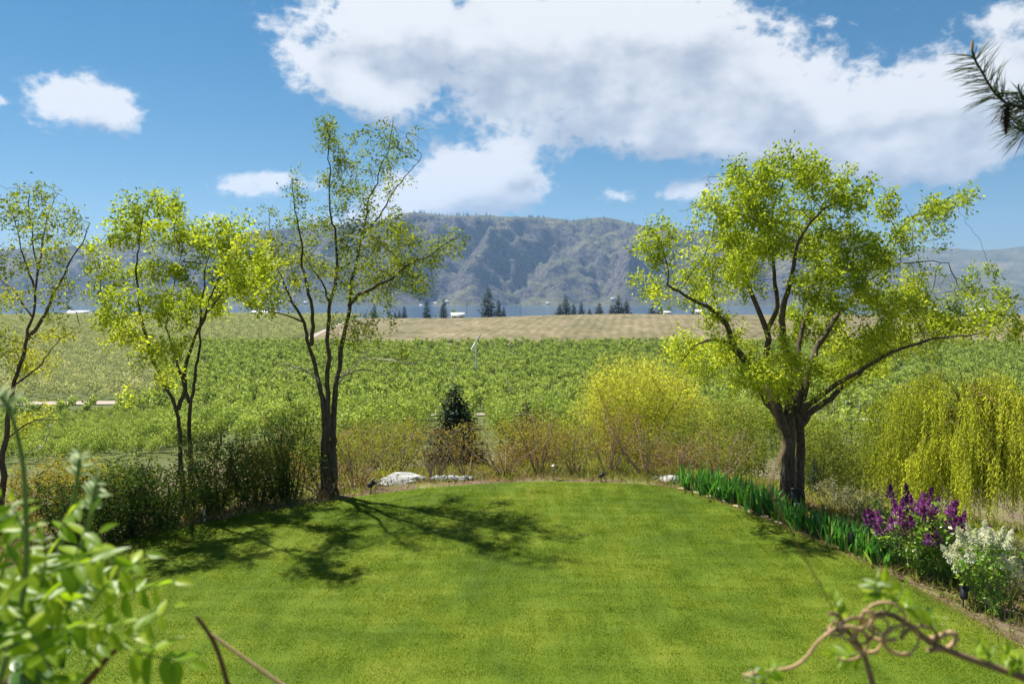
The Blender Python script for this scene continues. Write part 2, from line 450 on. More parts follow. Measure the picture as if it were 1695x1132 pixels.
# lawn sheet
m, N, out = mat_new('mown_lawn')
geo = N.n('ShaderNodeNewGeometry')
n1 = N.noise(geo.outputs['Position'], .42, 4, .6, .4); n2 = N.noise(geo.outputs['Position'], 26, 4, .7); n3 = N.noise(geo.outputs['Position'], 1.7, 4, .6)
f = N.m('ADD', N.m('MULTIPLY', n1, .7), N.m('ADD', N.m('MULTIPLY', n3, .35), N.m('MULTIPLY', n2, .05)))
col = ramp(N, f, [(.40, (.05,.088,.006)), (.52, (.078,.122,.007)), (.64, (.115,.15,.011)), (.8, (.17,.175,.028))])
N.put(out.inputs[0], principled(N, col, .9, .15, bump=n2, bstr=.5, bdist=.03))
M['lawn'] = m
def ngon_sheet(name, pts, z, mat):
    from mathutils.geometry import tessellate_polygon
    P = [Vector((p[0], p[1], z)) for p in pts]
    tri = tessellate_polygon([P])
    return link(name, np_mesh(name, np.array([list(p) for p in P]), np.array(tri)), mat)
fine = smooth_path(np.column_stack([outline, np.zeros(len(outline))]), .25)[:, :2]
o = ngon_sheet('lawn', fine, 0.0, M['lawn']); tag(o, kind='structure')
if o.data.polygons[0].normal.z < 0: o.data.flip_normals()

# field on the rise beyond the orchard, lake, dirt roads
m, N, out = mat_new('mown_hay_field')
geo = N.n('ShaderNodeNewGeometry')
mp = N.n('ShaderNodeMapping'); mp.inputs['Rotation'].default_value = (0, 0, R(9)); N.put(mp.inputs[0], geo.outputs['Position'])
wv = N.n('ShaderNodeTexWave', wave_type='BANDS', bands_direction='X'); N.put(wv.inputs['Vector'], mp.outputs[0])
wv.inputs['Scale'].default_value = .05; wv.inputs['Distortion'].default_value = 3.0; wv.inputs['Detail'].default_value = 4; wv.inputs['Detail Scale'].default_value = .4
mp2 = N.n('ShaderNodeMapping'); mp2.inputs['Rotation'].default_value = (0, 0, R(9)); mp2.inputs['Scale'].default_value = (.13, .004, 1); N.put(mp2.inputs[0], geo.outputs['Position'])
st = N.noise(mp2.outputs[0], 1.6, 5, .7); n2 = N.noise(geo.outputs['Position'], .03, 5, .65)
f = N.m('ADD', N.m('MULTIPLY', wv.outputs[1], .06), N.m('ADD', N.m('MULTIPLY', st, .58), N.m('MULTIPLY', n2, .4)))
col = ramp(N, f, [(.36, (.075,.075,.033)), (.5, (.145,.125,.065)), (.6, (.20,.165,.095)), (.74, (.31,.26,.17))])
N.put(out.inputs[0], principled(N, col, .95, .1))
M['field'] = m
def field_left(Y): return np.interp(Y, [300, 385, 470, 560, 640, 900], [-104, -108, -116, -120, -122, -130])
def fx(U, V):
    L = field_left(V); Rr = 90 + V * .85
    return L + (Rr - L) * U, V
f_me = grid_mesh('field', np.linspace(0, 1, 100), np.linspace(386, 760, 90), fx, lambda X, Y: ground_z(X, Y) + .12)
tag(link('field', f_me, M['field']), kind='structure')

m, N, out = mat_new('pale_dirt')
geo = N.n('ShaderNodeNewGeometry')
n1 = N.noise(geo.outputs['Position'], .4, 6, .7)
N.put(out.inputs[0], principled(N, ramp(N, n1, [(.3, (.25,.21,.17)), (.7, (.42,.36,.31))]), .95, .1))
M['dirt'] = m
def road(pts, width, lift):
    P = smooth_path(np.array([(x, y, 0) for x, y in pts]), 4.0)[:, :2]
    T = np.gradient(P, axis=0); T /= np.linalg.norm(T, axis=1)[:, None]
    Nn = np.stack([-T[:, 1], T[:, 0]], 1)
    rows = [P + Nn * width * k for k in (-.5, -.17, .17, .5)]
    V = np.concatenate([np.column_stack([r_, ground_z(r_[:, 0], r_[:, 1]) + lift]) for r_ in rows])
    n = len(P)
    F = np.array([[k*n+i, k*n+i+1, (k+1)*n+i+1, (k+1)*n+i] for k in range(3) for i in range(n - 1)])
    me = np_mesh('dirt_road', V, F, smooth=True)
    if me.polygons[0].normal.z < 0: me.flip_normals()
    return tag(link('dirt_road', me, M['dirt']), kind='structure')
road([(-60, 146), (-20, 148), (60, 149), (110, 150), (220, 154)], 5.5, .22)
road([(-240, 186), (-150, 189), (-112, 190), (-96, 190)], 7.5, .22)
road([(-112, 412), (-118, 470), (-122, 560), (-124, 630)], 3.6, .3)
road([(150, 398), (240, 392), (380, 396), (560, 400)], 7.0, .3)

m, N, out = mat_new('lake_water')
geo = N.n('ShaderNodeNewGeometry')
mp = N.n('ShaderNodeMapping'); mp.inputs['Scale'].default_value = (.02, .05, 1); N.put(mp.inputs[0], geo.outputs['Position'])
n1 = N.noise(mp.outputs[0], 4, 4, .6)
N.put(out.inputs[0], principled(N, (.05, .10, .16, 1), .12, .5, bump=n1, bstr=.25, bdist=2.0))
M['water'] = m
lake = np_mesh('lake', [[-8500, 900, -50], [8500, 900, -50], [8500, 10900, -50], [-8500, 10900, -50]], [[0, 1, 2, 3]])
tag(link('lake', lake, M['water']), kind='structure')

# ------------------------------------------------------------------ mountains across the lake
m, N, out = mat_new('mountain_grass_and_rock')
geo = N.n('ShaderNodeNewGeometry')
pos = geo.outputs['Position']
sn = N.n('ShaderNodeSeparateXYZ'); N.put(sn.inputs[0], geo.outputs['Normal'])
n1 = N.noise(pos, .0045, 7, .68, .5); n2 = N.noise(pos, .03, 6, .75); n3 = N.noise(pos, .0016, 4, .6)
steep = N.step(N.m('ADD', sn.outputs[2], N.m('MULTIPLY', N.m('SUBTRACT', n1, .5), .55)), .86, .72)
grassc = ramp(N, N.m('ADD', N.m('MULTIPLY', n1, .55), N.m('MULTIPLY', n3, .45)), [(.38, (.085,.10,.05)), (.52, (.16,.16,.09)), (.64, (.27,.23,.15))])
rock = ramp(N, n2, [(.36, (.045,.042,.044)), (.5, (.13,.115,.11)), (.64, (.32,.28,.26))])
col = N.mix(steep, grassc, rock)
col = N.mix(N.m('MULTIPLY', N.step(n2, .56, .66), .75), col, (.045, .06, .04, 1))
N.put(out.inputs[0], principled(N, col, .95, .05, bump=n2, bstr=1.0, bdist=45.0))
M['mountain'] = m

def vnoise(x, y, seed):
    r = np.random.default_rng(seed); T = r.random((256, 256))
    xi, yi = np.floor(x).astype(int), np.floor(y).astype(int)
    fx_, fy_ = x - xi, y - yi
    fx_, fy_ = fx_*fx_*(3-2*fx_), fy_*fy_*(3-2*fy_)
    g_ = lambda a, b: T[a % 256, b % 256]
    return (g_(xi,yi)*(1-fx_)+g_(xi+1,yi)*fx_)*(1-fy_) + (g_(xi,yi+1)*(1-fx_)+g_(xi+1,yi+1)*fx_)*fy_
def fbm(x, y, seed, o=5, gain=.5, ridged=False):
    a, s, t = 1.0, 0.0, 0.0
    for k in range(o):
        n = vnoise(x * 2**k, y * 2**k, seed + k)
        if ridged: n = 1 - np.abs(2*n - 1)
        s = s + a*n; t += a; a *= gain
    return s / t
SKY = np.array([(-900,430),(-300,428),(0,416),(140,406),(300,394),(420,384),(560,373),(640,366),(668,356),(684,352),(702,354),(740,358),(800,358),(850,360),(900,362),(940,366),(965,364),(995,361),
  (1020,365),(1050,372),(1085,379),(1150,385),(1250,384),(1330,383),(1385,388),(1420,399),(1450,410),(1500,430),(1560,455),(1640,482),(1760,500),(2600,503)], float)
def mountain(name, sky, Y0, Y1, Yback, amp, seed, nu=520, nv=150, base=-55.0):
    px = np.linspace(-700, 2400, nu); t = np.concatenate([np.linspace(0, 1, nv), np.linspace(1, 1.5, 30)[1:]])
    PX, T = np.meshgrid(px, t, indexing='ij')
    Yc = Y0 + (Y1 - Y0) * T
    X = (PX - CX) / FPX * (Y0 + (Y1 - Y0) * np.minimum(T, 1)) 
    crest = EYE[2] + (HZ - np.interp(PX, sky[:, 0], sky[:, 1])) / FPX * Y1
    # spurs run down to the lake, slanting to the left as they fall
    u = X / 470.0 - 1.25 * T
    spur = fbm(u + .35 * fbm(X/900, T*2, seed+9, 3), T * .55, seed, 3, .45, True)
    fine_ = fbm(X / 170.0 - 1.6*T, T * 5.5, seed + 20, 5, .6, True)
    prof = np.interp(T, [0, .05, .12, .35, .62, .82, .93, 1.0, 1.5], [0, .012, .04, .30, .62, .84, .94, 1.0, .86])
    env = np.clip(T / .2, 0, 1) * np.clip((1.0 - T) / .22, 0, 1)
    H = np.maximum(crest - base, 3)
    Z = base + H * (prof + env * (amp * (spur - .52) + amp * .55 * (fine_ - .5)))
    cap = EYE[2] + (crest - EYE[2]) * (Yc / Y1) * np.where(T < 1, .97 + .03*T, 1.0)
    Z = np.where(T < 1, np.minimum(Z, cap - .02*H*(1-T)), Z)
    Z = Z + np.where(T > .75, (fbm(X / 90.0, T * 9, seed + 40, 3) - .5) * H * .022, 0) * np.clip((T-.75)/.2, 0, 1)
    P = np.stack([X, Yc, Z], -1).reshape(-1, 3)
    n, mm = PX.shape
    i, j = np.meshgrid(np.arange(n - 1), np.arange(mm - 1), indexing='ij')
    F = np.stack([i*mm+j, (i+1)*mm+j, (i+1)*mm+j+1, i*mm+j+1], -1).reshape(-1, 4)
    return P.reshape(n, mm, 3), link(name, np_mesh(name, P, F, smooth=False), M['mountain'])
mtP, o = mountain('mountain', SKY, 4300, 5700, 6500, .62, 3)
tag(o, kind='structure')
SKY2 = np.array([(-900,470),(1000,455),(1300,430),(1440,420),(1500,413),(1560,410),(1610,415),(1650,413),(1695,408),(1800,402),(2000,410),(2600,440)], float)
_, o = mountain('distant_hills', SKY2, 6200, 9200, 9800, .26, 60, 360, 90)
tag(o, kind='structure')

# ------------------------------------------------------------------ haze
hb = MB(); hb.box((0, 5650, 570), (17800, 11700, 1290))
m, N, out = mat_new('valley_haze')
pv = N.n('ShaderNodeVolumePrincipled')
pv.inputs['Color'].default_value = (.38, .62, 1.0, 1)
pv.inputs['Density'].default_value = 6e-5
pv.inputs['Anisotropy'].default_value = 0.15
N.put(out.inputs['Volume'], pv.outputs[0])
hz = link('haze', hb.mesh('haze'), m)
tag(hz, 'pale blue haze filling the valley air', 'haze', kind='stuff')

# ------------------------------------------------------------------ woody plants
def colonize(N0, par0, A, D, kill, bias=.08, jit=.22, iters=160, r=rng):
    N_ = np.array(N0, float); par = list(par0)
    A = np.asarray(A, float)
    nd = np.full(len(A), 1e9); ni = np.zeros(len(A), int)
    def upd(lo):
        B = N_[lo:]
        for c0 in range(0, len(B), 400):
            D2 = ((A[:, None] - B[None, c0:c0+400])**2).sum(-1)
            k = D2.argmin(1); v = D2[np.arange(len(A)), k]
            b = v < nd
            nd[b] = v[b]; ni[b] = k[b] + lo + c0
    upd(0)
    grew = {}
    alive = nd > kill**2
    for _ in range(iters):
        idx = np.nonzero(alive)[0]
        if len(idx) == 0: break
        dv = unit(A[idx] - N_[ni[idx]])
        acc = np.zeros((len(N_), 3)); np.add.at(acc, ni[idx], dv)
        gset = np.unique(ni[idx])
        gset = np.array([q for q in gset if grew.get(q, 0) < 4], int)
        if len(gset) == 0: break
        v = unit(acc[gset]); v = unit(v + r.normal(size=v.shape) * jit + np.array([0, 0, bias]))
        lo = len(N_)
        N_ = np.vstack([N_, N_[gset] + v * D]); par += list(gset)
        for q in gset: grew[q] = grew.get(q, 0) + 1
        upd(lo)
        alive &= nd > kill**2
    return N_, np.array(par)
def skeleton(limbs, D):
    """limbs: (points, r0, r1); each starts at the node nearest its first point"""
    N_, par, rad = [], [], []
    for P, r0, r1 in limbs:
        Q = smooth_path(P, D)
        if len(Q) > 8 and r1 < .06 and D > .15:
            nz = rng.normal(size=Q.shape) * .045; nz = (nz + np.roll(nz, 1, 0) + np.roll(nz, -1, 0)) / 3; nz[:2] = 0
            Q = Q + nz
        if N_:
            d = ((np.array(N_) - Q[0])**2).sum(1); prev = int(d.argmin())
        else: prev = -1
        for k, q in enumerate(Q):
            t = k / max(1, len(Q) - 1)
            N_.append(q); par.append(prev); rad.append(r1 + (r0 - r1) * (1 - t)**1.25); prev = len(N_) - 1
    return np.array(N_), par, np.array(rad)
def wood_mesh(name, N_, par, rad, wob=0.05):
    n = len(N_); kids = [[] for _ in range(n)]
    for i, p in enumerate(par):
        if p >= 0: kids[p].append(i)
    Vs, Fs, off = [], [], 0
    starts = [(i, None) for i, p in enumerate(par) if p < 0]
    while starts:
        i, frm = starts.pop()
        ch = [frm] if frm is not None else []
        ch.append(i)
        while kids[ch[-1]]:
            ks = sorted(kids[ch[-1]], key=lambda q: -rad[q])
            for q in ks[1:]: starts.append((q, ch[-1]))
            ch.append(ks[0])
        if len(ch) < 2: continue
        rr = rad[ch].copy()
        if frm is not None: rr[0] = rr[1]
        k = 14 if rr.max() > .14 else 8 if rr.max() > .05 else 5 if rr.max() > .02 else 3
        P = N_[ch]
        rr[-1] *= .5
        V, F = tube(P, rr, k, wob if k > 5 else 0)
        Vs.append(V); Fs.append(F + off); off += len(V)
    return np_mesh(name, np.vstack(Vs), np.vstack(Fs), smooth=True)
def pipe_radii(N_, par, rad0, tip=.0045, e=2.45):
    n = len(N_); s = np.zeros(n); r_ = np.zeros(n)
    for i in range(n - 1, -1, -1):
        r_[i] = max(tip, s[i]**(1/e))
        if i < len(rad0): r_[i] = rad0[i]
        p = par[i]
        if p >= 0: s[p] += min(r_[i], .2)**e
    return r_
def ell_points(ells, dens, r=rng):
    """points in ellipsoids (centre, radii, weight, tint)"""
    P, T = [], []
    for c, rad, w, t in ells:
        n = max(3, int(dens * w * (rad[0]*rad[1]*rad[2])**(2/3.) * 2.6))
        q = unit(r.normal(size=(n, 3))) * (r.random((n, 1))**(1/2.4))
        P.append(np.array(c) + q * np.array(rad)); T.append(np.full(n, t))
    return np.vstack(P), np.concatenate(T)
def foliage(N_, par, rad, A, At, n0, thr, k, spread, L, ratio, r=rng, droop=.3, reach=.8, clump=0):
    """sprays of leaves on the thin twigs"""
    ok = np.nonzero((rad < thr) & (np.arange(len(N_)) >= n0))[0]
    P = N_[ok]
    ti = np.empty(len(P)); near = np.empty(len(P))
    for c0 in range(0, len(P), 500):
        D2 = ((P[c0:c0+500, None] - A[None])**2).sum(-1); a = D2.argmin(1)
        ti[c0:c0+500] = At[a]; near[c0:c0+500] = np.sqrt(D2.min(1))
    keep = near < reach
    if clump: keep &= fbm(P[:, 0]*clump + 50, P[:, 2]*clump + P[:, 1]*clump*.8 + 50, 91, 2) > .435
    P, ti = P[keep], ti[keep]
    if len(P) == 0: return None
    tw = unit(r.normal(size=P.shape) + np.array([0, 0, .1]))
    t = r.random((len(P), k, 1))
    pos = P[:, None] + tw[:, None] * t * spread + r.normal(size=(len(P), k, 3)) * spread * .28
    dr = tw[:, None] * .6 + r.normal(size=(len(P), k, 3)) * .8 + np.array([0, 0, -droop])
    tint = np.clip(ti[:, None] + r.normal(size=(len(P), 1)) * .10 + r.normal(size=(len(P), k)) * .15, 0, 1)
    n = len(P) * k
    ln = L * (.6 + .8 * r.random(n))
    V, F = leaves(pos.reshape(-1, 3), dr.reshape(-1, 3), ln, ln * ratio, .2, r)
    return V, F, np.repeat(tint.ravel(), 4)

def tree(name, label, cat, Y, base_px, limbs, ells, leafmat, barkmat, seed, dens=26, D=.17, k=7, L=.085, ratio=.5, spread=.26, dead=(), group=None, tip=.0045, zfoot=None, wdepth=.8, shrink=.9, thin=1.0):
    r = np.random.default_rng(seed)
    base = W(base_px[0], base_px[1], Y)
    zg = gz(base[0], base[1]) if zfoot is None else zfoot
    s = Y / FPX
    org = np.array([base[0], base[1], zg])
    def P3(pts):
        Q = []
        for p in pts:
            dy = p[2] if len(p) > 2 else 0.0
            Q.append(W(p[0], p[1], Y + dy) - org)
        return np.array(Q)
    LB = []
    for i, (pts, r0, r1) in enumerate(limbs):
        Q = P3(pts)
        if i == 0: Q = np.vstack([[Q[0][0], Q[0][1], -.25], Q])
        LB.append((Q, r0, r1))
    N_, par, rad0 = skeleton(LB, D)
    rad0 = rad0 * thin
    # root flare
    low = N_[:, 2] < .5
    rad0[low] *= 1 + .45 * (1 - np.clip(N_[low, 2] / .5, 0, 1))**2
    n0 = len(N_)
    E = []
    for e in ells:
        px, py, rx, ry, w, t = e[:6]
        dy = e[6] if len(e) > 6 else r.uniform(-1, 1) * 1.9
        c = W(px, py, Y + dy) - org
        E.append((c, (rx * s * shrink, max(rx, ry) * s * wdepth * shrink, ry * s * shrink), w / shrink, t))
    A, At = ell_points(E, dens, r)
    N2, par2 = colonize(N_, par, A, D, D * 1.15, r=r)
    rad = pipe_radii(N2, par2, rad0, tip)
    root = empty(name, org)
    tag(root, label, cat, group)
    link('trunk', wood_mesh('trunk', N2, par2, rad), barkmat, root)
    V, F, tint = foliage(N2, par2, rad, A, At, n0, .022, k, spread, L, ratio, r, clump=1.5)
    link('crown', np_mesh('crown', V, F, {'tint': tint}), leafmat, root)
    for pts, r0 in dead:
        Q = smooth_path(P3(pts), .1)
        mb = MB(); n = len(Q)
        Q = Q + np.vstack([[0, 0, 0], r.normal(size=(n - 1, 3)) * .018])
        mb.tube(Q, np.linspace(r0, .006, n), 6)
        for q in range(2, n - 1):
            if r.random() < .45:
                dv = unit(Q[q] - Q[q-1] + r.normal(size=3) * .09)
                ln = r.uniform(.15, .55)
                B = np.array([Q[q], Q[q] + dv*ln*.5 + r.normal(size=3)*.03, Q[q] + dv*ln + np.array([0, 0, .05]) + r.normal(size=3)*.05])
                mb.tube(B, [.010, .007, .003], 4)
        link('dead_branch', mb.mesh('dead_branch', True), M['bark_dead'], root)
    return root

# big tree on the right of the lawn
tree('leafy_tree', 'large spreading yellow-green tree with thick dark forked trunk behind the irises', 'tree', 18.6, (1305, 842),
 [([(1303,838),(1304,790),(1306,740),(1308,705)], .24, .17),
  ([(1322,835,.2),(1324,780,.25),(1326,730,.2),(1322,690,.1)], .15, .12),
  ([(1306,720),(1290,685,-.2),(1268,655,-.4),(1262,640,-.5),(1240,602,-.5),(1214,569,-.7),(1201,528,-.9),(1178,510,-1.2),(1140,494,-1.5),(1105,470,-1.6)], .17, .03),
  ([(1290,685),(1280,640,.2),(1272,590,.3),(1268,545,.5),(1252,500,.8),(1233,462,1.2),(1222,400,1.6),(1205,340,1.9)], .13, .03),
  ([(1308,705),(1312,640,.2),(1300,585,.0),(1292,530,-.3),(1304,480,-.6),(1312,430,-.8),(1330,375,-1),(1372,340,-1.2)], .16, .03),
  ([(1269,547,.5),(1290,510,.3),(1285,470,.2),(1270,420,.2),(1280,340,.3),(1300,285,.3)], .08, .02),
  ([(1322,690,.1),(1336,640,.4),(1345,590,.7),(1366,548,1.0),(1402,508,1.3),(1440,450,1.5),(1480,390,1.6),(1530,346,1.7),(1590,318,1.8)], .12, .012),
  ([(1322,690,.1),(1345,660,-.4),(1382,640,-.9),(1422,614,-1.3),(1462,592,-1.6),(1512,572,-1.8),(1562,558,-1.9),(1630,548,-2.0)], .10, .015),
  ([(1325,705,.1),(1348,680,.2),(1378,655,.3),(1412,628,.5),(1445,600,.7),(1500,560,1.2)], .11, .03),
  ([(1320,690),(1319,600,.8),(1322,545,1.2),(1346,505,1.6),(1372,440,2.0),(1400,370,2.2)], .11, .025),
  ([(1214,569,-.7),(1180,562,-1.0),(1150,572,-1.3),(1125,600,-1.5)], .05, .012),
  ([(1402,508,1.3),(1430,470,.6),(1470,440,.2),(1520,432,-.2),(1570,436,-.4)], .05, .012)],
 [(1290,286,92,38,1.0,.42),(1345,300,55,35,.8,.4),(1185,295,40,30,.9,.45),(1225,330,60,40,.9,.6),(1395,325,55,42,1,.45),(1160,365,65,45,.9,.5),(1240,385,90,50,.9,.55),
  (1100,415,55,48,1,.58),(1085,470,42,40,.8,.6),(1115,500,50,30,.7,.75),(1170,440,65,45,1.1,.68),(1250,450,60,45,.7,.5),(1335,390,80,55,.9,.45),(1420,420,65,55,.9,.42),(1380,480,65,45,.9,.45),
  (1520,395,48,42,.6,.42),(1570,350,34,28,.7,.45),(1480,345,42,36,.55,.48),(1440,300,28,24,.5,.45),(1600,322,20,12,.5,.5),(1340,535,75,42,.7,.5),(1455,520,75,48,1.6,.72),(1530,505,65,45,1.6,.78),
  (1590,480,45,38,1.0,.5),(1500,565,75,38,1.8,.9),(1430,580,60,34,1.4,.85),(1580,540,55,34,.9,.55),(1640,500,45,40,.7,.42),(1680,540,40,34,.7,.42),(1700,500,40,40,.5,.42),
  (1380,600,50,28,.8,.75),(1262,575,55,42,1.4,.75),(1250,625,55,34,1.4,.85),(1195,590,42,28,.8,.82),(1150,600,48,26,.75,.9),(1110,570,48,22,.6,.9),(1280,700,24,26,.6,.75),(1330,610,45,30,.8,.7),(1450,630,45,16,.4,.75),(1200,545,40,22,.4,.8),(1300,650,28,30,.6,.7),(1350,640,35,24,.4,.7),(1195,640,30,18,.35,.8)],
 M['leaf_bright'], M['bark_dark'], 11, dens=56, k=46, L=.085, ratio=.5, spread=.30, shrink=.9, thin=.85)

# tall open tree left of the middle
tree('open_crowned_tree', 'tall sparse tree with three dark stems and bleached dead branches at the lawn edge', 'tree', 18.9, (540, 829),
 [([(536,826),(536,770),(538,710),(532,645),(523,602),(511,560),(498,528,.2),(484,503,.4),(470,470,.6),(455,430,.7),(440,390,.8)], .14, .02),
  ([(545,828),(542,760),(542,700),(542,640),(541,590),(542,540,-.2),(545,500,-.3),(553,468,-.4),(560,430,-.5),(553,380,-.5),(545,320,-.4),(543,250,-.3),(539,205,-.2)], .12, .012),
  ([(553,828,.1),(550,760,.1),(551,700,.1),(556,640,.2),(562,600,.3),(570,555,.4),(578,505,.5),(582,470,.6),(590,425,.7),(600,380,.8),(614,330,.9),(630,285,1),(646,235,1),(652,195,1)], .13, .012),
  ([(516,570),(517,520,-.3),(514,488,-.5),(503,455,-.7),(500,405,-.9),(488,345,-1.0),(484,300,-1)], .075, .012),
  ([(578,505,.5),(598,486,.2),(640,463,-.3),(682,440,-.8),(722,412,-1.1),(755,392,-1.3)], .065, .012),
  ([(596,400,.8),(630,350,.4),(665,300,.1),(700,255,0)], .04, .01),
  ([(545,500,-.3),(520,450,-.1),(505,420,.2)], .04, .01),
  ([(500,532,.2),(470,520,-.3),(435,511,-.6),(405,500,-.8)], .035, .008),
  ([(560,625,.2),(600,612,.8),(640,620,1.2),(665,650,1.5)], .03, .006)],
 [(541,225,20,34,.7,.25),(560,285,30,45,.7,.3),(640,225,38,34,.8,.25),(690,235,22,24,.6,.25),(610,270,34,34,.6,.3),(650,285,38,34,.5,.3),(600,335,40,40,.6,.35),
  (490,320,30,36,.6,.3),(450,360,32,36,.6,.35),(520,380,45,40,.6,.35),(440,410,30,34,.7,.55),(580,395,45,34,.7,.4),(640,390,45,38,1.1,.5),(675,400,38,34,.9,.4),(745,400,30,30,.9,.3),
  (720,420,30,24,.7,.35),(680,450,55,34,1.5,.42),(620,445,55,36,1.5,.5),(560,440,45,36,.6,.4),(490,430,45,40,1.0,.45),(450,450,32,36,.9,.6),(430,500,34,28,.6,.5),(600,540,40,20,.5,.45),(700,480,28,22,.8,.35),(640,480,40,24,.7,.45),(560,490,40,26,.5,.4),(500,470,30,26,.4,.4),
  (610,560,55,26,.35,.4),(660,590,30,24,.25,.4)],
 M['leaf_mid'], M['bark_dark'], 23, dens=84, k=30, L=.072, ratio=.48, spread=.28, thin=.76,
 dead=[([(527,632),(505,612,-.3),(482,605,-.6),(455,600,-.9)], .028), ([(560,632,.2),(580,610,-.2),(602,592,-.5),(612,575,-.7)], .03), ([(602,592,-.5),(640,596,-.9),(690,604,-1.3)], .014)])

# paired trees further left
tree('twin_stem_tree', 'bright yellow-green tree with two slim stems rising from the dark hedge shrubs', 'tree', 17.6, (309, 862),
 [([(303,862),(301,800),(299,740),(295,680),(283,655),(262,618),(254,600),(232,562,.3),(196,530,.7),(160,490,1.1)], .085, .015),
  ([(317,862,.2),(316,800,.2),(315,740,.2),(314,675,.2),(321,632,.2),(329,590,.2),(331,545,.3),(342,520,.4),(372,482,.6),(405,448,.8)], .085, .015),
  ([(296,675),(303,640,-.2),(311,598,-.3),(324,552,-.5),(338,528,-.7),(352,495,-.9),(372,440,-1.1),(385,395,-1.2)], .065, .012),
  ([(254,600),(246,560,-.2),(232,515,-.4),(223,472,-.5),(222,432,-.6),(235,395,-.6),(240,345,-.6)], .055, .01),
  ([(313,665,.2),(300,620,.6),(284,572,.9),(272,545,1.1),(285,480,1.3),(300,420,1.4)], .05, .01),
  ([(331,545,.3),(338,470,.2),(345,410,.1)], .04, .01)],
 [(240,350,45,32,1,.5),(205,385,45,36,1,.68),(270,385,50,36,1.1,.6),(320,400,45,36,1,.45),(375,385,40,28,.9,.55),(405,415,40,36,1.1,.78),(430,450,36,34,1.1,.85),(360,445,50,38,1,.5),
  (290,450,50,36,.8,.45),(220,445,50,36,1,.6),(165,425,34,36,.9,.72),(400,480,45,28,1.1,.65),(335,505,50,26,1.1,.68),(260,510,50,28,.8,.5),(195,500,45,34,.9,.6),(195,555,45,26,.8,.85),(225,590,36,20,.5,.85),(450,480,22,22,.7,.5),(440,500,25,20,.7,.45),(228,650,16,14,.5,.95),(290,345,25,20,.5,.5)],
 M['leaf_bright'], M['bark_grey'], 35, dens=80, k=48, L=.08, ratio=.5, spread=.28, shrink=.95, thin=.85)

tree('slender_tree', 'thin-leaved slender dark-stemmed tree at the far left edge of the view', 'tree', 17.0, (2, 880),
 [([(2,880),(4,790),(8,730),(16,680),(28,635),(36,592),(46,560),(54,525),(60,488),(62,455),(58,415),(52,370),(48,320)], .10, .012),
  ([(46,560),(66,532,-.3),(88,496,-.5),(104,462,-.7),(118,432,-.9),(134,400,-1),(150,365,-1.1)], .055, .01),
  ([(62,455),(68,410,.4),(80,365,.7),(95,320,.9)], .035, .008),
  ([(54,525),(25,480,.5),(-10,455,.9),(-50,430,1.2)], .035, .008),
  ([(28,635),(70,600,-.4),(105,562,-.7),(135,540,-.9)], .028, .006),
  ([(60,488),(45,440,-.5),(30,390,-.8),(18,340,-1)], .035, .008),
  ([(8,730),(50,700,-.6),(90,690,-1),(125,698,-1.3)], .03, .006)],
 [(45,320,36,32,.55,.4),(95,335,34,36,.5,.4),(12,360,30,34,.55,.4),(65,375,40,34,.6,.5),(135,385,28,36,.5,.4),(25,430,40,34,.6,.5),(85,440,40,34,.7,.5),(-30,420,40,50,.7,.45),(20,500,40,36,.8,.6),
  (100,500,40,28,.6,.5),(70,600,34,28,.6,.85),(20,580,36,30,.7,.7),(-30,540,40,50,.7,.6),(70,690,36,22,.6,.8),(110,560,25,20,.4,.8),(-30,330,40,40,.5,.4)],
 M['leaf_mid'], M['bark_dark'], 47, dens=82, k=32, L=.072, ratio=.48, spread=.28, thin=.85,
 dead=[([(60,742,-1.2),(75,735,-1.3),(82,715,-1.4),(78,690,-1.5)], .014)])

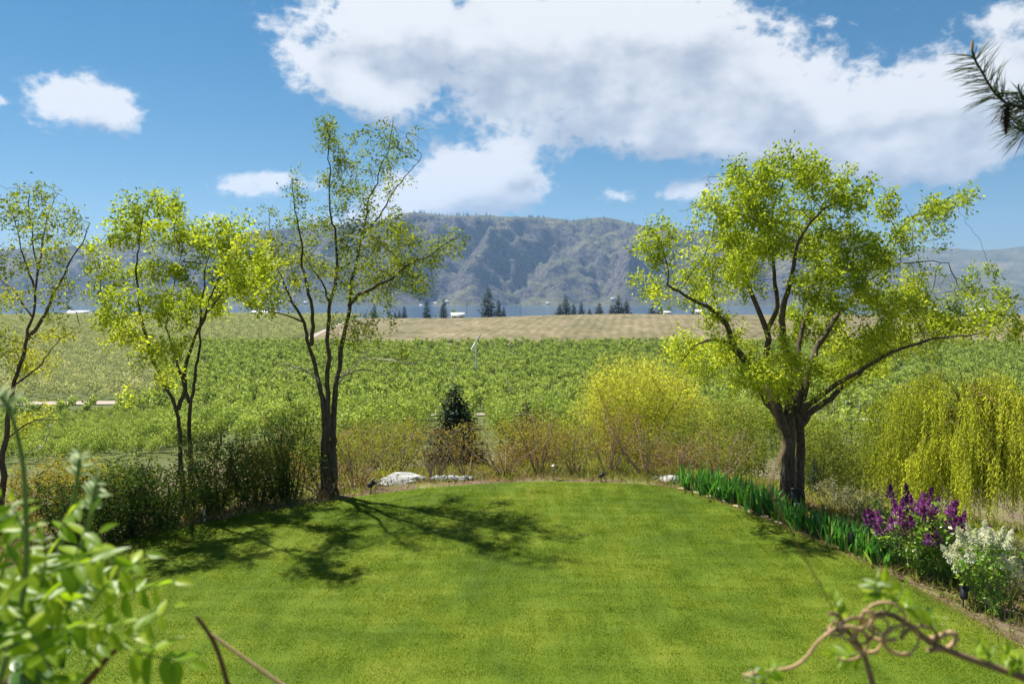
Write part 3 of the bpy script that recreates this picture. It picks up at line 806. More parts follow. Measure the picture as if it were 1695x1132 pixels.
def shrub(name, label, cat, x, y, h, w, leafmat, barkmat, seed, stems=8, dens=60, k=6, L=.05, ratio=.5, spread=.18, tint=.5, lean=.5, group=None, rstem=.02, low=.25, D=None, clumps=9, parts=('stems', 'foliage'), build=True):
    r = np.random.default_rng(seed)
    D = D or max(.09, h * .06)
    LB = []
    for i in range(stems):
        a = r.uniform(0, 2*np.pi); q = r.random()**.5 * lean * w
        e = np.array([np.cos(a)*q, np.sin(a)*q, h*r.uniform(.55, .92)])
        b = np.array([np.cos(a), np.sin(a), 0]) * r.uniform(.02, .12) * w
        LB.append((np.array([[b[0], b[1], -.2], [b[0], b[1], .02], b + (e-b)*.45 + np.array([0, 0, h*.08]) + r.normal(size=3)*.05*w, e]), rstem * r.uniform(.6, 1.2), .004 + rstem*.15))
    N_, par, rad0 = [], [], []
    for lb in LB:
        n_, p_, r_ = skeleton([lb], D)
        o_ = len(N_)
        N_ += list(n_); par += [q + o_ if q >= 0 else -1 for q in p_]; rad0 += list(r_)
    N_ = np.array(N_); rad0 = np.array(rad0)
    E = []
    for i in range(clumps):
        a = r.uniform(0, 2*np.pi); q = r.random()**.6 * .62 * w * .5 * 1.3
        zc = h * r.uniform(low + .12, .84)
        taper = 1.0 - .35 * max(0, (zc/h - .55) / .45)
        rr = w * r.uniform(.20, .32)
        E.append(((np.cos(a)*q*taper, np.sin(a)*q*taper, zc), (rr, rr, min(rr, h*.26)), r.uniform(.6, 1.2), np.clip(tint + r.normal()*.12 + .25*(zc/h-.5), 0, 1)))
    A, At = ell_points(E, dens, r)
    N2, par2 = colonize(N_, par, A, D, D*1.1, bias=.15, r=r)
    rad = pipe_radii(N2, par2, rad0, .0028 * max(1, h/2.5))
    root = empty(name, (x, y, gz(x, y)))
    tag(root, label, cat, group)
    link(parts[0], wood_mesh(parts[0], N2, par2, rad, .03), barkmat, root)
    V, F, tn = foliage(N2, par2, rad, A, At, 0, .02 * max(1, h/2.5), k, spread, L, ratio, r, reach=.35*w)
    link(parts[1], np_mesh(parts[1], V, F, {'tint': tn}), leafmat, root)
    return root
def xat(px, Y): return (px - CX) / FPX * Y * 1.004
def dup(root, loc, rz, sc_=1.0, label=None, group=None):
    rt = root.copy(); C.objects.link(rt)
    rt.location = loc; rt.rotation_euler = (0, 0, rz); rt.scale = (sc_, sc_, sc_)
    if label: rt['label'] = label
    if group: rt['group'] = group
    for ch in root.children:
        c = ch.copy(); c.parent = rt; C.objects.link(c)
        for g_ in ch.children:
            d_ = g_.copy(); d_.parent = c; C.objects.link(d_)
    return rt

# dark hedge shrubs along the left edge of the lawn
hedge = [(118, 14.9, 1.75, 1.8, 'dark green shrub at the near end of the hedge beside the leafy vine'),
         (196, 15.6, 1.95, 1.9, 'dark green hedge shrub second from the leafy foreground vine'),
         (268, 16.3, 2.05, 1.9, 'dark green hedge shrub just left of the white sprinkler pipe'),
         (352, 17.4, 2.15, 2.0, 'dark rust-tipped hedge shrub directly behind the white sprinkler pipe'),
         (418, 18.0, 2.1, 1.9, 'rust-tinted dark shrub between the twin-stemmed tree and the last hedge shrub'),
         (476, 18.5, 2.45, 1.7, 'tallest dark green hedge shrub next to the three-stemmed tree')]
for i, (px, Y, h, w, lab) in enumerate(hedge):
    shrub('hedge_shrub', lab, 'shrub', xat(px, Y), Y, h*(.78, .92, .72, .88, .78, .95)[i], w, M['leaf_dark'], M['bark_grey'], 100+i, stems=18, dens=110, k=11, L=.062, spread=.2, tint=.42 + (.16 if i in (3, 4) else 0), low=.02, clumps=13, group='hedge shrubs on the left lawn edge', D=.12)

# twiggy shrubs just beyond the far lawn edge
twiggy = [(532, 18.75, 1.35, 1.3, 'rusty twigs growing round the foot of the three-stemmed tree'),
          (585, 21.0, 1.9, 2.0, 'twiggy rust-tinged shrub beside the three-stemmed tree'),
          (655, 23.6, 2.5, 2.2, 'olive twiggy shrub behind the pale boulder'),
          (718, 21.9, 1.6, 1.5, 'small brownish twiggy shrub right of the pale boulder'),
          (772, 22.6, 2.1, 2.0, 'bare-stemmed olive shrub in front of the dark spruce'),
          (838, 22.4, 2.0, 2.0, 'pale-stemmed twiggy shrub between the spruce and the path lamp'),
          (893, 23.2, 2.0, 1.9, 'olive twiggy shrub just left of the copper path lamp'),
          (952, 22.6, 1.9, 2.0, 'rust-brown twiggy shrub just right of the copper path lamp'),
          (1010, 23.0, 2.1, 2.1, 'reddish twiggy shrub in front of the golden willow'),
          (1072, 22.4, 2.3, 2.1, 'rust-tinted twiggy shrub left of the iris row'),
          (1130, 23.0, 2.0, 2.0, 'olive twiggy shrub behind the near end of the iris row'),
          (1195, 22.2, 1.8, 1.9, 'low olive shrub left of the big forked trunk')]
for i, (px, Y, h, w, lab) in enumerate(twiggy):
    h *= (.55, .95, .7, 1.05, .8)[i % 5]; Y = Y - .7 if i else Y
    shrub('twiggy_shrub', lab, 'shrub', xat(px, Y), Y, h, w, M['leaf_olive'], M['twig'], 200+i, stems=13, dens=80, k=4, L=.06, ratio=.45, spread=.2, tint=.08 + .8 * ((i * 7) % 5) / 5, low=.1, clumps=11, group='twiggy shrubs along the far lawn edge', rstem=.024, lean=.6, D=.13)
back = [(560, 27, 2.9, 3.4, .5, 'leaf_lime', 'broad green shrub on the bank behind the three-stemmed tree'),
        (635, 31, 3.6, 3.6, .45, 'leaf_lime', 'rounded green shrub on the bank above the pale boulder'),
        (880, 29, 3.0, 3.2, .6, 'leaf_olive', 'olive shrub on the bank behind the path lamp'),
        (950, 30, 3.0, 3.0, .75, 'leaf_lime', 'lime green shrub on the bank left of the golden willow'),
        (1215, 27, 3.6, 3.4, .55, 'leaf_lime', 'feathery yellow-green shrub behind the left side of the big forked trunk'),
        (1368, 27, 3.6, 2.9, .45, 'leaf_lime', 'tall feathery yellow-green shrub right of the big forked trunk'),
        (1150, 33, 3.6, 3.2, .4, 'leaf_lime', 'green shrub between the golden willow and the big forked tree'),
        (1330, 31, 3.2, 3.2, .35, 'leaf_lime', 'green shrub on the bank directly behind the big forked trunk'),
        (470, 29, 2.9, 3.6, .4, 'leaf_olive', 'olive shrub on the bank behind the tallest hedge shrub'),
        (60, 20.5, 2.3, 2.8, .55, 'leaf_olive', 'loose olive shrub below the slender tree at the left edge'),
        (155, 23, 2.4, 3.0, .6, 'leaf_lime', 'yellow-green shrub on the bank behind the first hedge shrubs')]
for i, (px, Y, h, w, tn, mt, lab) in enumerate(back):
    h *= (.66 if px < 1100 else .78)
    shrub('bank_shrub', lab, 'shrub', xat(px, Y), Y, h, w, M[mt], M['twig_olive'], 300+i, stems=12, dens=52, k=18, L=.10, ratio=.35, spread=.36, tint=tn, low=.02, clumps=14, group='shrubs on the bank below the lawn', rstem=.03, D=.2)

# golden willow
shrub('golden_willow', 'rounded golden-yellow willow on the bank left of the big forked tree', 'willow tree', xat(1062, 38), 38, 6.0, 7.0, M['leaf_gold'], M['twig_olive'], 400, stems=14, dens=40, k=24, L=.17, ratio=.24, spread=.7, tint=.5, low=.0, clumps=26, rstem=.07, D=.34, parts=('trunk', 'crown'), lean=.5)
shrub('bank_shrub', 'small green shrub in the gap between the big forked tree and the weeping willow', 'shrub', xat(1445, 36), 36, 2.6, 3.4, M['leaf_lime'], M['twig_olive'], 401, stems=9, dens=40, k=10, L=.11, ratio=.24, spread=.4, tint=.35, low=0, clumps=12, rstem=.04, D=.25)

# weeping willow
def weeping(px, Y, h, label):
    r = np.random.default_rng(77)
    x = xat(px, Y); z = gz(x, Y)
    root = empty('weeping_willow', (x, Y, z)); tag(root, label, 'willow tree')
    mb = MB(); V4, T4 = [], []
    tr = smooth_path(np.array([[0, 0, -.3], [.05, 0, 1.2], [-.05, .05, 2.6], [.12, 0, 4.0], [.1, 0, h - .9]]), .2)
    mb.tube(tr, np.linspace(.19, .07, len(tr)), 9)
    pos, dirs, tin, LL = [], [], [], []
    ml = MB()
    for i in range(120):
        a = r.uniform(0, 2*np.pi); q = r.uniform(.8, 4.5) * (1 if i % 4 else .5)
        z0 = r.uniform(.42, .95) * (h - .9)
        top = min(h - .05, z0 + r.uniform(.4, 1.5) * (1.1 - .16 * q))
        s0 = tr[min(len(tr) - 1, int(z0 / (h-.6) * len(tr)))]
        e = np.array([np.cos(a)*q, np.sin(a)*q, top - .35 - .07*q*q*.5])
        pk = np.array([np.cos(a)*q*.55, np.sin(a)*q*.55, top])
        B = smooth_path(np.array([s0, s0*.5 + pk*.5 + np.array([0, 0, .2]), pk, e]), .15)
        ml.tube(B, np.linspace(.024, .005, len(B)), 5)
        tb = np.clip(.5 + r.normal()*.16 + .1*np.sin(a+2.4), 0, 1)
        for j in range(len(B)//3, len(B)):
            for _ in range(3):
                p0 = B[j] + r.normal(size=3) * np.array([.12, .12, .04])
                ln = min(p0[2] - r.uniform(.0, 1.2) - .25, r.uniform(.8, 3.6))
                if ln < .3 or (p0[1] < .6 and abs(p0[0] + .1) < .75 and r.random() < .85): continue
                drift = r.normal(size=2) * .10 + np.array([np.cos(a), np.sin(a)]) * .10
                n = int(ln / .075) + 2
                t = np.linspace(0, 1, n)
                st = p0 + np.column_stack([drift[0]*np.sqrt(t)*1.4, drift[1]*np.sqrt(t)*1.4, -ln*t])
                st[:, :2] += np.cumsum(r.normal(size=(n, 2))*.004, 0)
                ml.tube(st[::6] if n > 12 else st[[0, -1]], .0035, 3, cap=False)
                pos.append(st); dirs.append(np.column_stack([r.normal(size=(n, 2))*.5, np.full(n, -.9)]))
                tin.append(np.clip(tb + r.normal()*.12 + r.normal(size=n)*.12, 0, 1)); LL.append(np.full(n, .15))
    link('trunk', mb.mesh('trunk', True), M['bark_grey'], root)
    link('branches', ml.mesh('branches', True), M['twig_weep'], root)
    P_, D_ = np.vstack(pos), np.vstack(dirs)
    V, F = leaves(P_, D_, np.concatenate(LL) * r.uniform(.7, 1.3, len(P_)), .034, .1, r)
    link('crown', np_mesh('crown', V, F, {'tint': np.repeat(np.concatenate(tin), 4)}), M['leaf_weep'], root)
weeping(1592, 29.0, 6.2, 'weeping willow with hanging golden-green strands behind the purple lilac')

# spruces
def conifer_mesh(h, w, whorls, per, seed, nl, size, droop=.25):
    r = np.random.default_rng(seed)
    mb = MB(); mb.tube([[0, 0, -.2], [0, 0, h*.5], [0, 0, h]], [h*.022, h*.014, .01], 6)
    pos, dr, sz = [], [], []
    for i in range(whorls):
        t = (i + r.random()*.6) / whorls
        z = h * (.05 + .94 * t)
        rad = w * .5 * (1 - t)**.85 * r.uniform(.75, 1.12) + .02*w
        for _ in range(per):
            a = r.uniform(0, 2*np.pi)
            rr = rad * r.uniform(.55, 1.2)
            n = max(3, int(nl * rr / (w*.5)) + 2)
            q = r.random(n)**.7
            P = np.column_stack([np.cos(a)*rr*q, np.sin(a)*rr*q, z - droop*rr*q + .25*droop*rr*q*q*2])
            pos.append(P + r.normal(size=P.shape)*size*.35)
            dr.append(np.column_stack([np.cos(a) + r.normal(size=n)*.7, np.sin(a) + r.normal(size=n)*.7, r.normal(size=n)*.35 - .15]))
            sz.append(size * r.uniform(.6, 1.2, n) * (1 - .45*t))
    P, D_, S = np.vstack(pos), np.vstack(dr), np.concatenate(sz)
    V, F = leaves(P, D_, S, S*.42, .15, r)
    tint = np.repeat(np.clip(r.normal(size=len(P))*.2 + .45, 0, 1), 4)
    return mb.mesh('trunk', True), np_mesh('crown', V, F, {'tint': tint})
def conifer(name, label, x, y, meshes, s, rz, mat, cat='conifer', group=None, sxy=1.0):
    root = empty(name, (x, y, gz(x, y)), rz); tag(root, label, cat, group)
    a = link('trunk', meshes[0], M['bark_grey'], root); b = link('crown', meshes[1], mat, root)
    for o_ in (a, b): o_.scale = (s*sxy, s*sxy, s)
    return root
sp1 = conifer_mesh(6.2, 4.4, 30, 17, 5, 26, .38, .45)
conifer('spruce_tree', 'dark conical spruce standing on the bank below the lawn', xat(753, 44), 44, sp1, .86, .4, M['needle'], sxy=1.2)
sp2 = conifer_mesh(3.2, 2.2, 22, 11, 6, 10, .2)
conifer('young_spruce', 'small dark young spruce half hidden by twiggy shrubs', xat(872, 34), 34, sp2, 1.05, .9, M['needle'])
conifer('dwarf_conifer', 'tiny dark evergreen at the foot of the shrub right of the big trunk', xat(1352, 21.5), 21.5, sp2, .34, 2.0, M['needle'])

# ------------------------------------------------------------------ orchard
def orchard_mesh(seed, h, w, n, size, stops=0.5):
    r = np.random.default_rng(seed)
    c = []
    for i in range(9):
        a = r.uniform(0, 2*np.pi); q = r.random()**.5 * w * .32
        c.append((np.cos(a)*q, np.sin(a)*q, h*r.uniform(.38, .84), w*r.uniform(.16, .27)))
    c = np.array(c); k = r.integers(0, 9, n)
    q = unit(r.normal(size=(n, 3))) * (r.random((n, 1))**.4)
    P = c[k][:, :3] + q * c[k][:, 3:4] * np.array([1, 1, 1.0])
    S = size * r.uniform(.6, 1.3, n)
    V, F = leaves(P, r.normal(size=(n, 3)) + np.array([0, 0, .4]), S, S*.6, .2, r)
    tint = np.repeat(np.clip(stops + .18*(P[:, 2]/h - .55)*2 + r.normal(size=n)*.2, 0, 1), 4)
    mb = MB(); mb.tube([[0, 0, -.2], [.05, 0, h*.3], [0, .04, h*.7]], [.09, .07, .03], 5)
    for i in range(4):
        mb.tube([[0.03, 0, h*.28], c[i][:3]*.6 + np.array([0, 0, h*.12]), c[i][:3]], [.05, .035, .015], 4)
    return mb.mesh('trunk', True), np_mesh('crown', V, F, {'tint': tint})
near_var = [orchard_mesh(500+i, 5.0, 4.8, 620, .36, (.45,.58,.65,.5)[i]) for i in range(4)]
spots = []
for rx in np.arange(-110, 111, 6.0):
    for yy in np.arange(84, 144, 4.0):
        x = rx - .06 * (yy - 112) + rng.normal()*.5; y = yy + rng.normal()*.5
        if abs(x) > .70 * y or (x > .36 * y and y > 96): continue
        spots.append((x, y))
spots = np.array(spots)
# the ones that show largest are the individuals; the others join the mass beyond
order = np.argsort(-(1/spots[:, 1]) * np.where(np.abs(spots[:, 0]) < .69*spots[:, 1], 1, .2) * 1.0)
near_i, rest_i = order[:290], order[290:]
fill = [(x_ + rng.normal()*.5, y_ + rng.normal()*.5) for y_ in np.arange(80, 160, 3.0) for x_ in np.arange(-.72*y_, -.44*y_, 3.2)]
for q, i in enumerate(near_i):
    x, y = spots[i]; v = near_var[q % 4]
    root = empty('orchard_tree', (x, y, gz(x, y)), rng.uniform(0, 6.28)); s = rng.uniform(.78, 1.08) * (.52 if x < -.49 * y else 1)
    root.scale = (s, s, s*rng.uniform(.92, 1.08))
    tag(root, 'small round green orchard tree in the rows nearest the bank', 'orchard tree', 'orchard trees nearest the bank')
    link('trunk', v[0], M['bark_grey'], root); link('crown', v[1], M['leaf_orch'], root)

def gn_scatter(name, P, scale, rot, meshes, mat, kind, label, cat, tint=None):
    """one object that repeats a few small meshes over many points"""
    src = bpy.data.collections.new(name + '_sources')
    for i, me in enumerate(meshes):
        o_ = bpy.data.objects.new(name + '_source', me)
        if not me.materials: me.materials.append(mat)
        src.objects.link(o_)
    me = bpy.data.meshes.new(name)
    me.vertices.add(len(P)); me.vertices.foreach_set('co', np.asarray(P, np.float32).ravel())
    a = me.attributes.new('size', 'FLOAT', 'POINT'); a.data.foreach_set('value', np.asarray(scale, np.float32))
    a = me.attributes.new('turn', 'FLOAT', 'POINT'); a.data.foreach_set('value', np.asarray(rot, np.float32))
    me.materials.append(mat)
    o_ = bpy.data.objects.new(name, me); C.objects.link(o_)
    t = bpy.data.node_groups.new(name, 'GeometryNodeTree')
    t.interface.new_socket('Geometry', in_out='INPUT', socket_type='NodeSocketGeometry')
    t.interface.new_socket('Geometry', in_out='OUTPUT', socket_type='NodeSocketGeometry')
    i_, u_ = t.nodes.new('NodeGroupInput'), t.nodes.new('NodeGroupOutput')
    ci = t.nodes.new('GeometryNodeCollectionInfo'); ci.inputs[0].default_value = src
    ci.inputs['Separate Children'].default_value = True; ci.inputs['Reset Children'].default_value = True
    ip = t.nodes.new('GeometryNodeInstanceOnPoints'); ip.inputs['Pick Instance'].default_value = True
    ns = t.nodes.new('GeometryNodeInputNamedAttribute'); ns.data_type = 'FLOAT'; ns.inputs[0].default_value = 'size'
    nr = t.nodes.new('GeometryNodeInputNamedAttribute'); nr.data_type = 'FLOAT'; nr.inputs[0].default_value = 'turn'
    cx = t.nodes.new('ShaderNodeCombineXYZ')
    L_ = t.links.new
    L_(i_.outputs[0], ip.inputs['Points']); L_(ci.outputs[0], ip.inputs['Instance'])
    L_(nr.outputs[0], cx.inputs[2]); L_(cx.outputs[0], ip.inputs['Rotation']); L_(ns.outputs[0], ip.inputs['Scale'])
    L_(ip.outputs[0], u_.inputs[0])
    md = o_.modifiers.new('scatter', 'NODES'); md.node_group = t
    tag(o_, label, cat, kind=kind)
    return o_
far_var = [orchard_mesh(520+i, 3.4 + .5*(i % 3), 2.7, 120, .55, (.25,.5,.62,.8,.4,.7,.55,.2)[i])[1] for i in range(8)]
pts = []
for rx in np.arange(-330, 330, 3.0):
    for yy in np.arange(156, 386, 2.0):
        x = rx - .06 * (yy - 112); 
        if abs(x) > .71 * yy + 5 or rng.random() < .12 + .5 * (vnoise(np.array([x*.16+60]), np.array([yy*.10]), 15)[0] > .68): continue
        if x < -.52 * yy and yy > 158: continue
        if x < -.46 * yy - 3 and 180 < yy: continue
        pts.append((x + rng.normal()*.75, yy + rng.normal()*.6))
pts = np.array(pts)
pts = pts[~((pts[:, 0] > field_left(pts[:, 1]) + 0) & (pts[:, 1] > 384))]
P = np.column_stack([pts, ground_z(pts[:, 0], pts[:, 1])])
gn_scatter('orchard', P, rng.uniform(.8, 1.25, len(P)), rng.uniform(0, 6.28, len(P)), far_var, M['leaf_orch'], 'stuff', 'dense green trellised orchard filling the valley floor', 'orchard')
q = np.vstack([spots[rest_i], fill])
if len(q):
    P = np.column_stack([q, ground_z(q[:, 0], q[:, 1])])
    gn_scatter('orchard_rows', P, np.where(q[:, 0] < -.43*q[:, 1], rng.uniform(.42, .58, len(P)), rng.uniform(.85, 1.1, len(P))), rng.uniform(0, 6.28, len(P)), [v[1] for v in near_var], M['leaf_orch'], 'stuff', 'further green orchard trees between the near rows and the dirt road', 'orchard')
bl_var = [orchard_mesh(540+i, 4.2, 4.0, 150, .5, (.35,.5,.62,.45)[i])[1] for i in range(4)]
pts = []
for rx in np.arange(-470, -85, 5.5):
    for yy in np.arange(197, 640, 4.2):
        x = rx + rng.normal()*.5; y = yy + rng.normal()*.5
        if yy < 386 and x > -.40 * y - 5: continue
        if yy < 300 and x > -.47 * y: continue
        if yy >= 378 and x > field_left(y) - 6: continue
        if abs(x) > .71 * y + 4: continue
        pts.append((x, y))
pts = np.array(pts)
P = np.column_stack([pts, ground_z(pts[:, 0], pts[:, 1])])
gn_scatter('blossoming_orchard', P, rng.uniform(.8, 1.2, len(P)), rng.uniform(0, 6.28, len(P)), bl_var, M['leaf_bloom'], 'stuff', 'pale grey-green orchard rising to the horizon on the far left', 'orchard')

# trellis posts along the road and up the aisles
pm = MB(); pm.box((0, 0, 2.1), (.14, .14, 4.5)); pm.box((0, 0, 4.2), (.5, .05, .05)); post_me = pm.mesh('trellis_post')
def post(x, y, lab, grp, s=1.0):
    o_ = link('trellis_post', post_me, M['post'], None, (x, y, gz(x, y)))
    o_.scale = (s, s, s)
    tag(o_, lab, 'post', grp)
for x in np.arange(58, 112, 2.6):
    post(x, 153.4 + rng.normal()*.15, 'pale trellis post in the front orchard row beside the dirt road on the right', 'trellis posts along the road on the right', .82)
for x0, lab in ((-17.0, 'pale trellis post in the thin aisle line left of the wind machine'), (-1.2, 'pale trellis post in the thin aisle line right of the wind machine')):
    for yy in np.arange(190, 384, 15.0):
        post(x0 - .045*(yy - 200), yy, lab, 'trellis post line ' + ('left' if x0 < -10 else 'right') + ' of the wind machine', 1.06)

# wind machine
def wind_machine(px, Y):
    x = xat(px, Y); root = empty('wind_machine', (x, Y, gz(x, Y)))
    tag(root, 'white orchard wind machine with tilted two-blade propeller on a tall pole', 'wind machine')
    mb = MB(); mb.tube([[0, 0, -.3], [0, 0, 5], [0, 0, 12.4]], [.36, .32, .24], 12); link('tower', mb.mesh('tower', True), M['white_metal'], root)
    mb = MB(); mb.box((.9, 0, .9), (1.6, 1.1, 1.4)); mb.box((.9, 0, .1), (2.0, 1.4, .2)); link('engine_box', mb.mesh('engine_box'), M['galv'], root)
    mb = MB(); mb.tube([[0, .45, 12.5], [0, 0, 12.55], [0, -.55, 12.6]], [.22, .32, .2], 10); link('gearbox', mb.mesh('gearbox', True), M['galv'], root)
    ang = R(32)
    for s in (1, -1):
        d_ = np.array([math.sin(ang)*s, 0, math.cos(ang)*s]); c0 = np.array([0, -.62, 12.6])
        t = np.linspace(0.05, 1, 8); cen = c0 + d_[None]*t[:, None]*3.1
        wd = np.interp(t, [0, .2, 1], [.16, .34, .22]); sd = np.array([d_[2], 0, -d_[0]])
        tw = np.linspace(.5, .12, 8)
        V = []
        for c_, w_, a_ in zip(cen, wd, tw):
            e = sd*math.cos(a_) + np.array([0, math.sin(a_), 0]); nrm = np.cross(d_, e)
            V += [c_ - e*w_, c_ + nrm*.06, c_ + e*w_, c_ - nrm*.05]
        n = 8
        F = [[i*4+j, i*4+(j+1) % 4, (i+1)*4+(j+1) % 4, (i+1)*4+j] for i in range(n-1) for j in range(4)] + [[0, 1, 2, 3], [(n-1)*4+3, (n-1)*4+2, (n-1)*4+1, (n-1)*4]]
        link('propeller_blade', np_mesh('propeller_blade', V, np.array(F)), M['white_metal'], root)
wind_machine(788, 268)

# conifers, barn and sheds on the brow
pv_ = [conifer_mesh(20, 9.5, 20, 9, 600+i, 9, 1.7, .3) for i in range(4)]
brow = [(808,638,47,29,'tallest dark conifer on the brow of the field'),(825,650,27,15,'dark conifer just right of the tallest one on the brow'),(834,655,16,9,'smallest conifer right of the tallest one on the brow'),
 (707,652,28,15,'conifer left of the white-roofed barn with open space either side'),(735,650,31,15,'conifer nearest the left of the white-roofed barn'),(645,660,14,7,'first tiny conifer left of the field brow'),
 (655,662,11,7,'second tiny conifer on the left of the field brow'),(662,660,13,8,'third tiny conifer on the left of the field brow'),(670,658,20,11,'tallest of the four small conifers left on the brow'),
 (621,655,22,12,'conifer behind the branch tips of the three-stemmed tree'),(936,640,30,19,'tallest conifer in the clump right of the middle of the brow'),(926,645,18,16,'broad low conifer at the left of the brow clump'),
 (949,650,18,12,'short conifer inside the clump right of the middle of the brow'),(962,650,20,13,'pointed conifer at the right of the brow clump'),(975,655,9,9,'tiny conifer right of the brow clump'),
 (991,650,18,16,'broad lone conifer between two clumps on the brow'),(1012,650,15,14,'low conifer left of the tall pair on the brow'),(1023,640,30,20,'tall conifer of the pair near the big tree on the brow'),(1036,645,22,16,'right conifer of the pair near the big tree on the brow'),
 (1078,650,16,14,'conifer seen through the left crown of the big tree'),(1092,655,15,14,'second conifer seen through the left crown of the big tree'),(1147,648,20,8,'narrow dark conifer beside the pale sheds on the brow'),(1176,652,24,15,'dark conifer behind the pale sheds on the brow')]
for i, (px, Y, hp, wp, lab) in enumerate(brow):
    h = hp * Y / FPX * 1.06; w = wp * Y / FPX
    conifer('conifer_tree', lab, xat(px, Y), Y, pv_[i % 4], h/20, i*1.3, M['needle_far'], group='conifers on the brow of the field', sxy=(w/9.5)/(h/20))
rb = [orchard_mesh(560+i, 10, 9.5, 420, .9, .35) for i in range(2)]
for i, (px, Y, s, sxy, lab) in enumerate([(751,645,.85,.9,'round green tree beside the white-roofed barn'),(1128,648,1.45,1.1,'tall rounded green tree beside the pale sheds on the brow'),(722,656,.35,1.3,'low green bush between two conifers left of the barn'),(1105,655,.8,1.3,'green tree left of the tall rounded tree on the brow')]):
    x = xat(px, Y); root = empty('round_tree', (x, Y, gz(x, Y)), i); root.scale = (s*sxy, s*sxy, s)
    tag(root, lab, 'tree'); link('trunk', rb[i % 2][0], M['bark_grey'], root); link('crown', rb[i % 2][1], M['leaf_orch'], root)
def shed(name, label, px, Y, L, Dp, H, rise, wallm, roofm, rz=0.0, lift=0.0, endm=None):
    x = xat(px, Y); root = empty(name, (x, Y, gz(x, Y) + lift), rz); tag(root, label, 'building')
    mb = MB(); mb.box((0, 0, H/2 - .5), (L, Dp, H + 1)); link('wall', mb.mesh('wall'), wallm, root)
    a, b, e = L/2 + .4, Dp/2 + .5, .18
    V = []
    for xx in (-a, a): V += [(xx, -b, H - .15), (xx, 0, H + rise), (xx, b, H - .15), (xx, -b, H - .15 + e), (xx, 0, H + rise + e), (xx, b, H - .15 + e)]
    F = np.array([[0, 6, 7, 1], [1, 7, 8, 2], [3, 4, 10, 9], [4, 5, 11, 10], [0, 3, 9, 6], [2, 8, 11, 5], [0, 1, 4, 3], [1, 2, 5, 4], [6, 9, 10, 7], [7, 10, 11, 8]])
    link('roof', np_mesh('roof', V, F), roofm, root)
    for s in (-1, 1):
        V = [(s*(L/2 + .02), -Dp/2, H), (s*(L/2 + .02), Dp/2, H), (s*(L/2 + .02), 0, H + rise), (s*(L/2 - .2), -Dp/2, H), (s*(L/2 - .2), Dp/2, H), (s*(L/2 - .2), 0, H + rise)]
        link('gable', np_mesh('gable', V, [np.array([[0, 1, 2], [5, 4, 3]]), np.array([[0, 3, 4, 1], [1, 4, 5, 2], [2, 5, 3, 0]])]), endm or wallm, root)
    n = max(1, int(L / 4))
    for k in range(n):
        mb = MB(); mb.box(((k + .5) * L / n - L/2, -Dp/2 - .03, H*.55), (1.3, .08, 1.1))
        link('window', mb.mesh('window'), M['glass'], root)
shed('barn', 'barn with white roof and red gable end on the brow of the field', 758, 641, 11.0, 7, 2.6, 1.9, M['wall_white'], M['roof_white'], .15, 0, M['barn_red'])
shed('shed', 'pale low shed left of the dark conifer behind the big tree', 1158, 642, 9, 6, 3.0, 1.0, M['wall_white'], M['roof_white'], -.1)
shed('shed', 'white boxy shed right of the dark conifer behind the big tree', 1183, 640, 7.5, 6, 3.6, .5, M['wall_white'], M['roof_white'], .05)
shed('cottage', 'tiny white-roofed cottage left of the tall rounded tree on the brow', 1103, 640, 6, 5, 1.6, .9, M['wall_white'], M['roof_white'], .2)
shed('packing_shed', 'long white-roofed shed seen through foliage at the right edge', 1632, 560, 25, 10, 3.0, 1.5, M['wall_white'], M['roof_white'], 0, 2.4)
shed('packing_shed', 'long white-roofed shed on the left horizon behind the twin-stemmed tree', 135, 640, 18, 8, 3.6, 1.4, M['wall_white'], M['roof_white'], 0, 1.2)
shed('packing_shed', 'white-roofed shed on the left horizon beside the three-stemmed tree', 440, 640, 20, 8, 3.4, 1.2, M['wall_white'], M['roof_white'], 0, 1.0)
for px, Y, h, lab in ((773, 640, 13, 'thin utility pole beside the red gable of the barn'), (861, 645, 11, 'thin utility pole right of the tallest conifer'), (590, 640, 10, 'thin utility pole behind the three-stemmed tree')):
    mb = MB(); mb.tube([[0, 0, -.5], [0, 0, h]], [.17, .11], 6); mb.box((0, 0, h - .7), (2.2, .12, .14))
    x = xat(px, Y); tag(link('utility_pole', mb.mesh('utility_pole'), M['bark_grey'], None, (x, Y, gz(x, Y))), lab, 'pole')

# trees on the mountain's crest, groves and houses on the far shore
cr = []
for _ in range(900):
    i = rng.integers(0, mtP.shape[0]); j = int(np.clip(149 - abs(rng.normal())*16, 90, 160))
    cr.append(mtP[i, j] + np.array([rng.normal()*6, 0, -1.5]))
tiny = conifer_mesh(20, 8, 8, 6, 611, 4, 3.2, .3)
gn_scatter('ridge_forest', np.array(cr), rng.uniform(.55, 1.45, len(cr)), rng.uniform(0, 6.28, len(cr)), [tiny[1]], M['needle_far'], 'stuff', 'scattered conifers along the crest of the mountain', 'forest')
gr = []
for _ in range(420):
    i = rng.integers(100, mtP.shape[0] - 60); p_ = mtP[i, rng.integers(3, 13)]
    if vnoise(np.array([p_[0]/260.]), np.array([.5]), 5)[0] > .45: gr.append(p_ + np.array([rng.normal()*20, 0, 0]))
gn_scatter('shore_trees', np.array(gr), rng.uniform(.8, 1.8, len(gr)), rng.uniform(0, 6.28, len(gr)), [rb[0][1]], M['leaf_orch'], 'stuff', 'green groves along the far shore of the lake', 'trees')
hv = MB(); hv.box((0, 0, 3), (16, 10, 8)); hw = hv.mesh('wall')
rv = np_mesh('roof', [(-9,-6,6.5),(9,-6,6.5),(9,6,6.5),(-9,6,6.5),(-9,0,10),(9,0,10)], [np.array([[0,1,5,4],[3,4,5,2],[0,3,2,1]]), np.array([[0,4,3],[1,2,5]])])
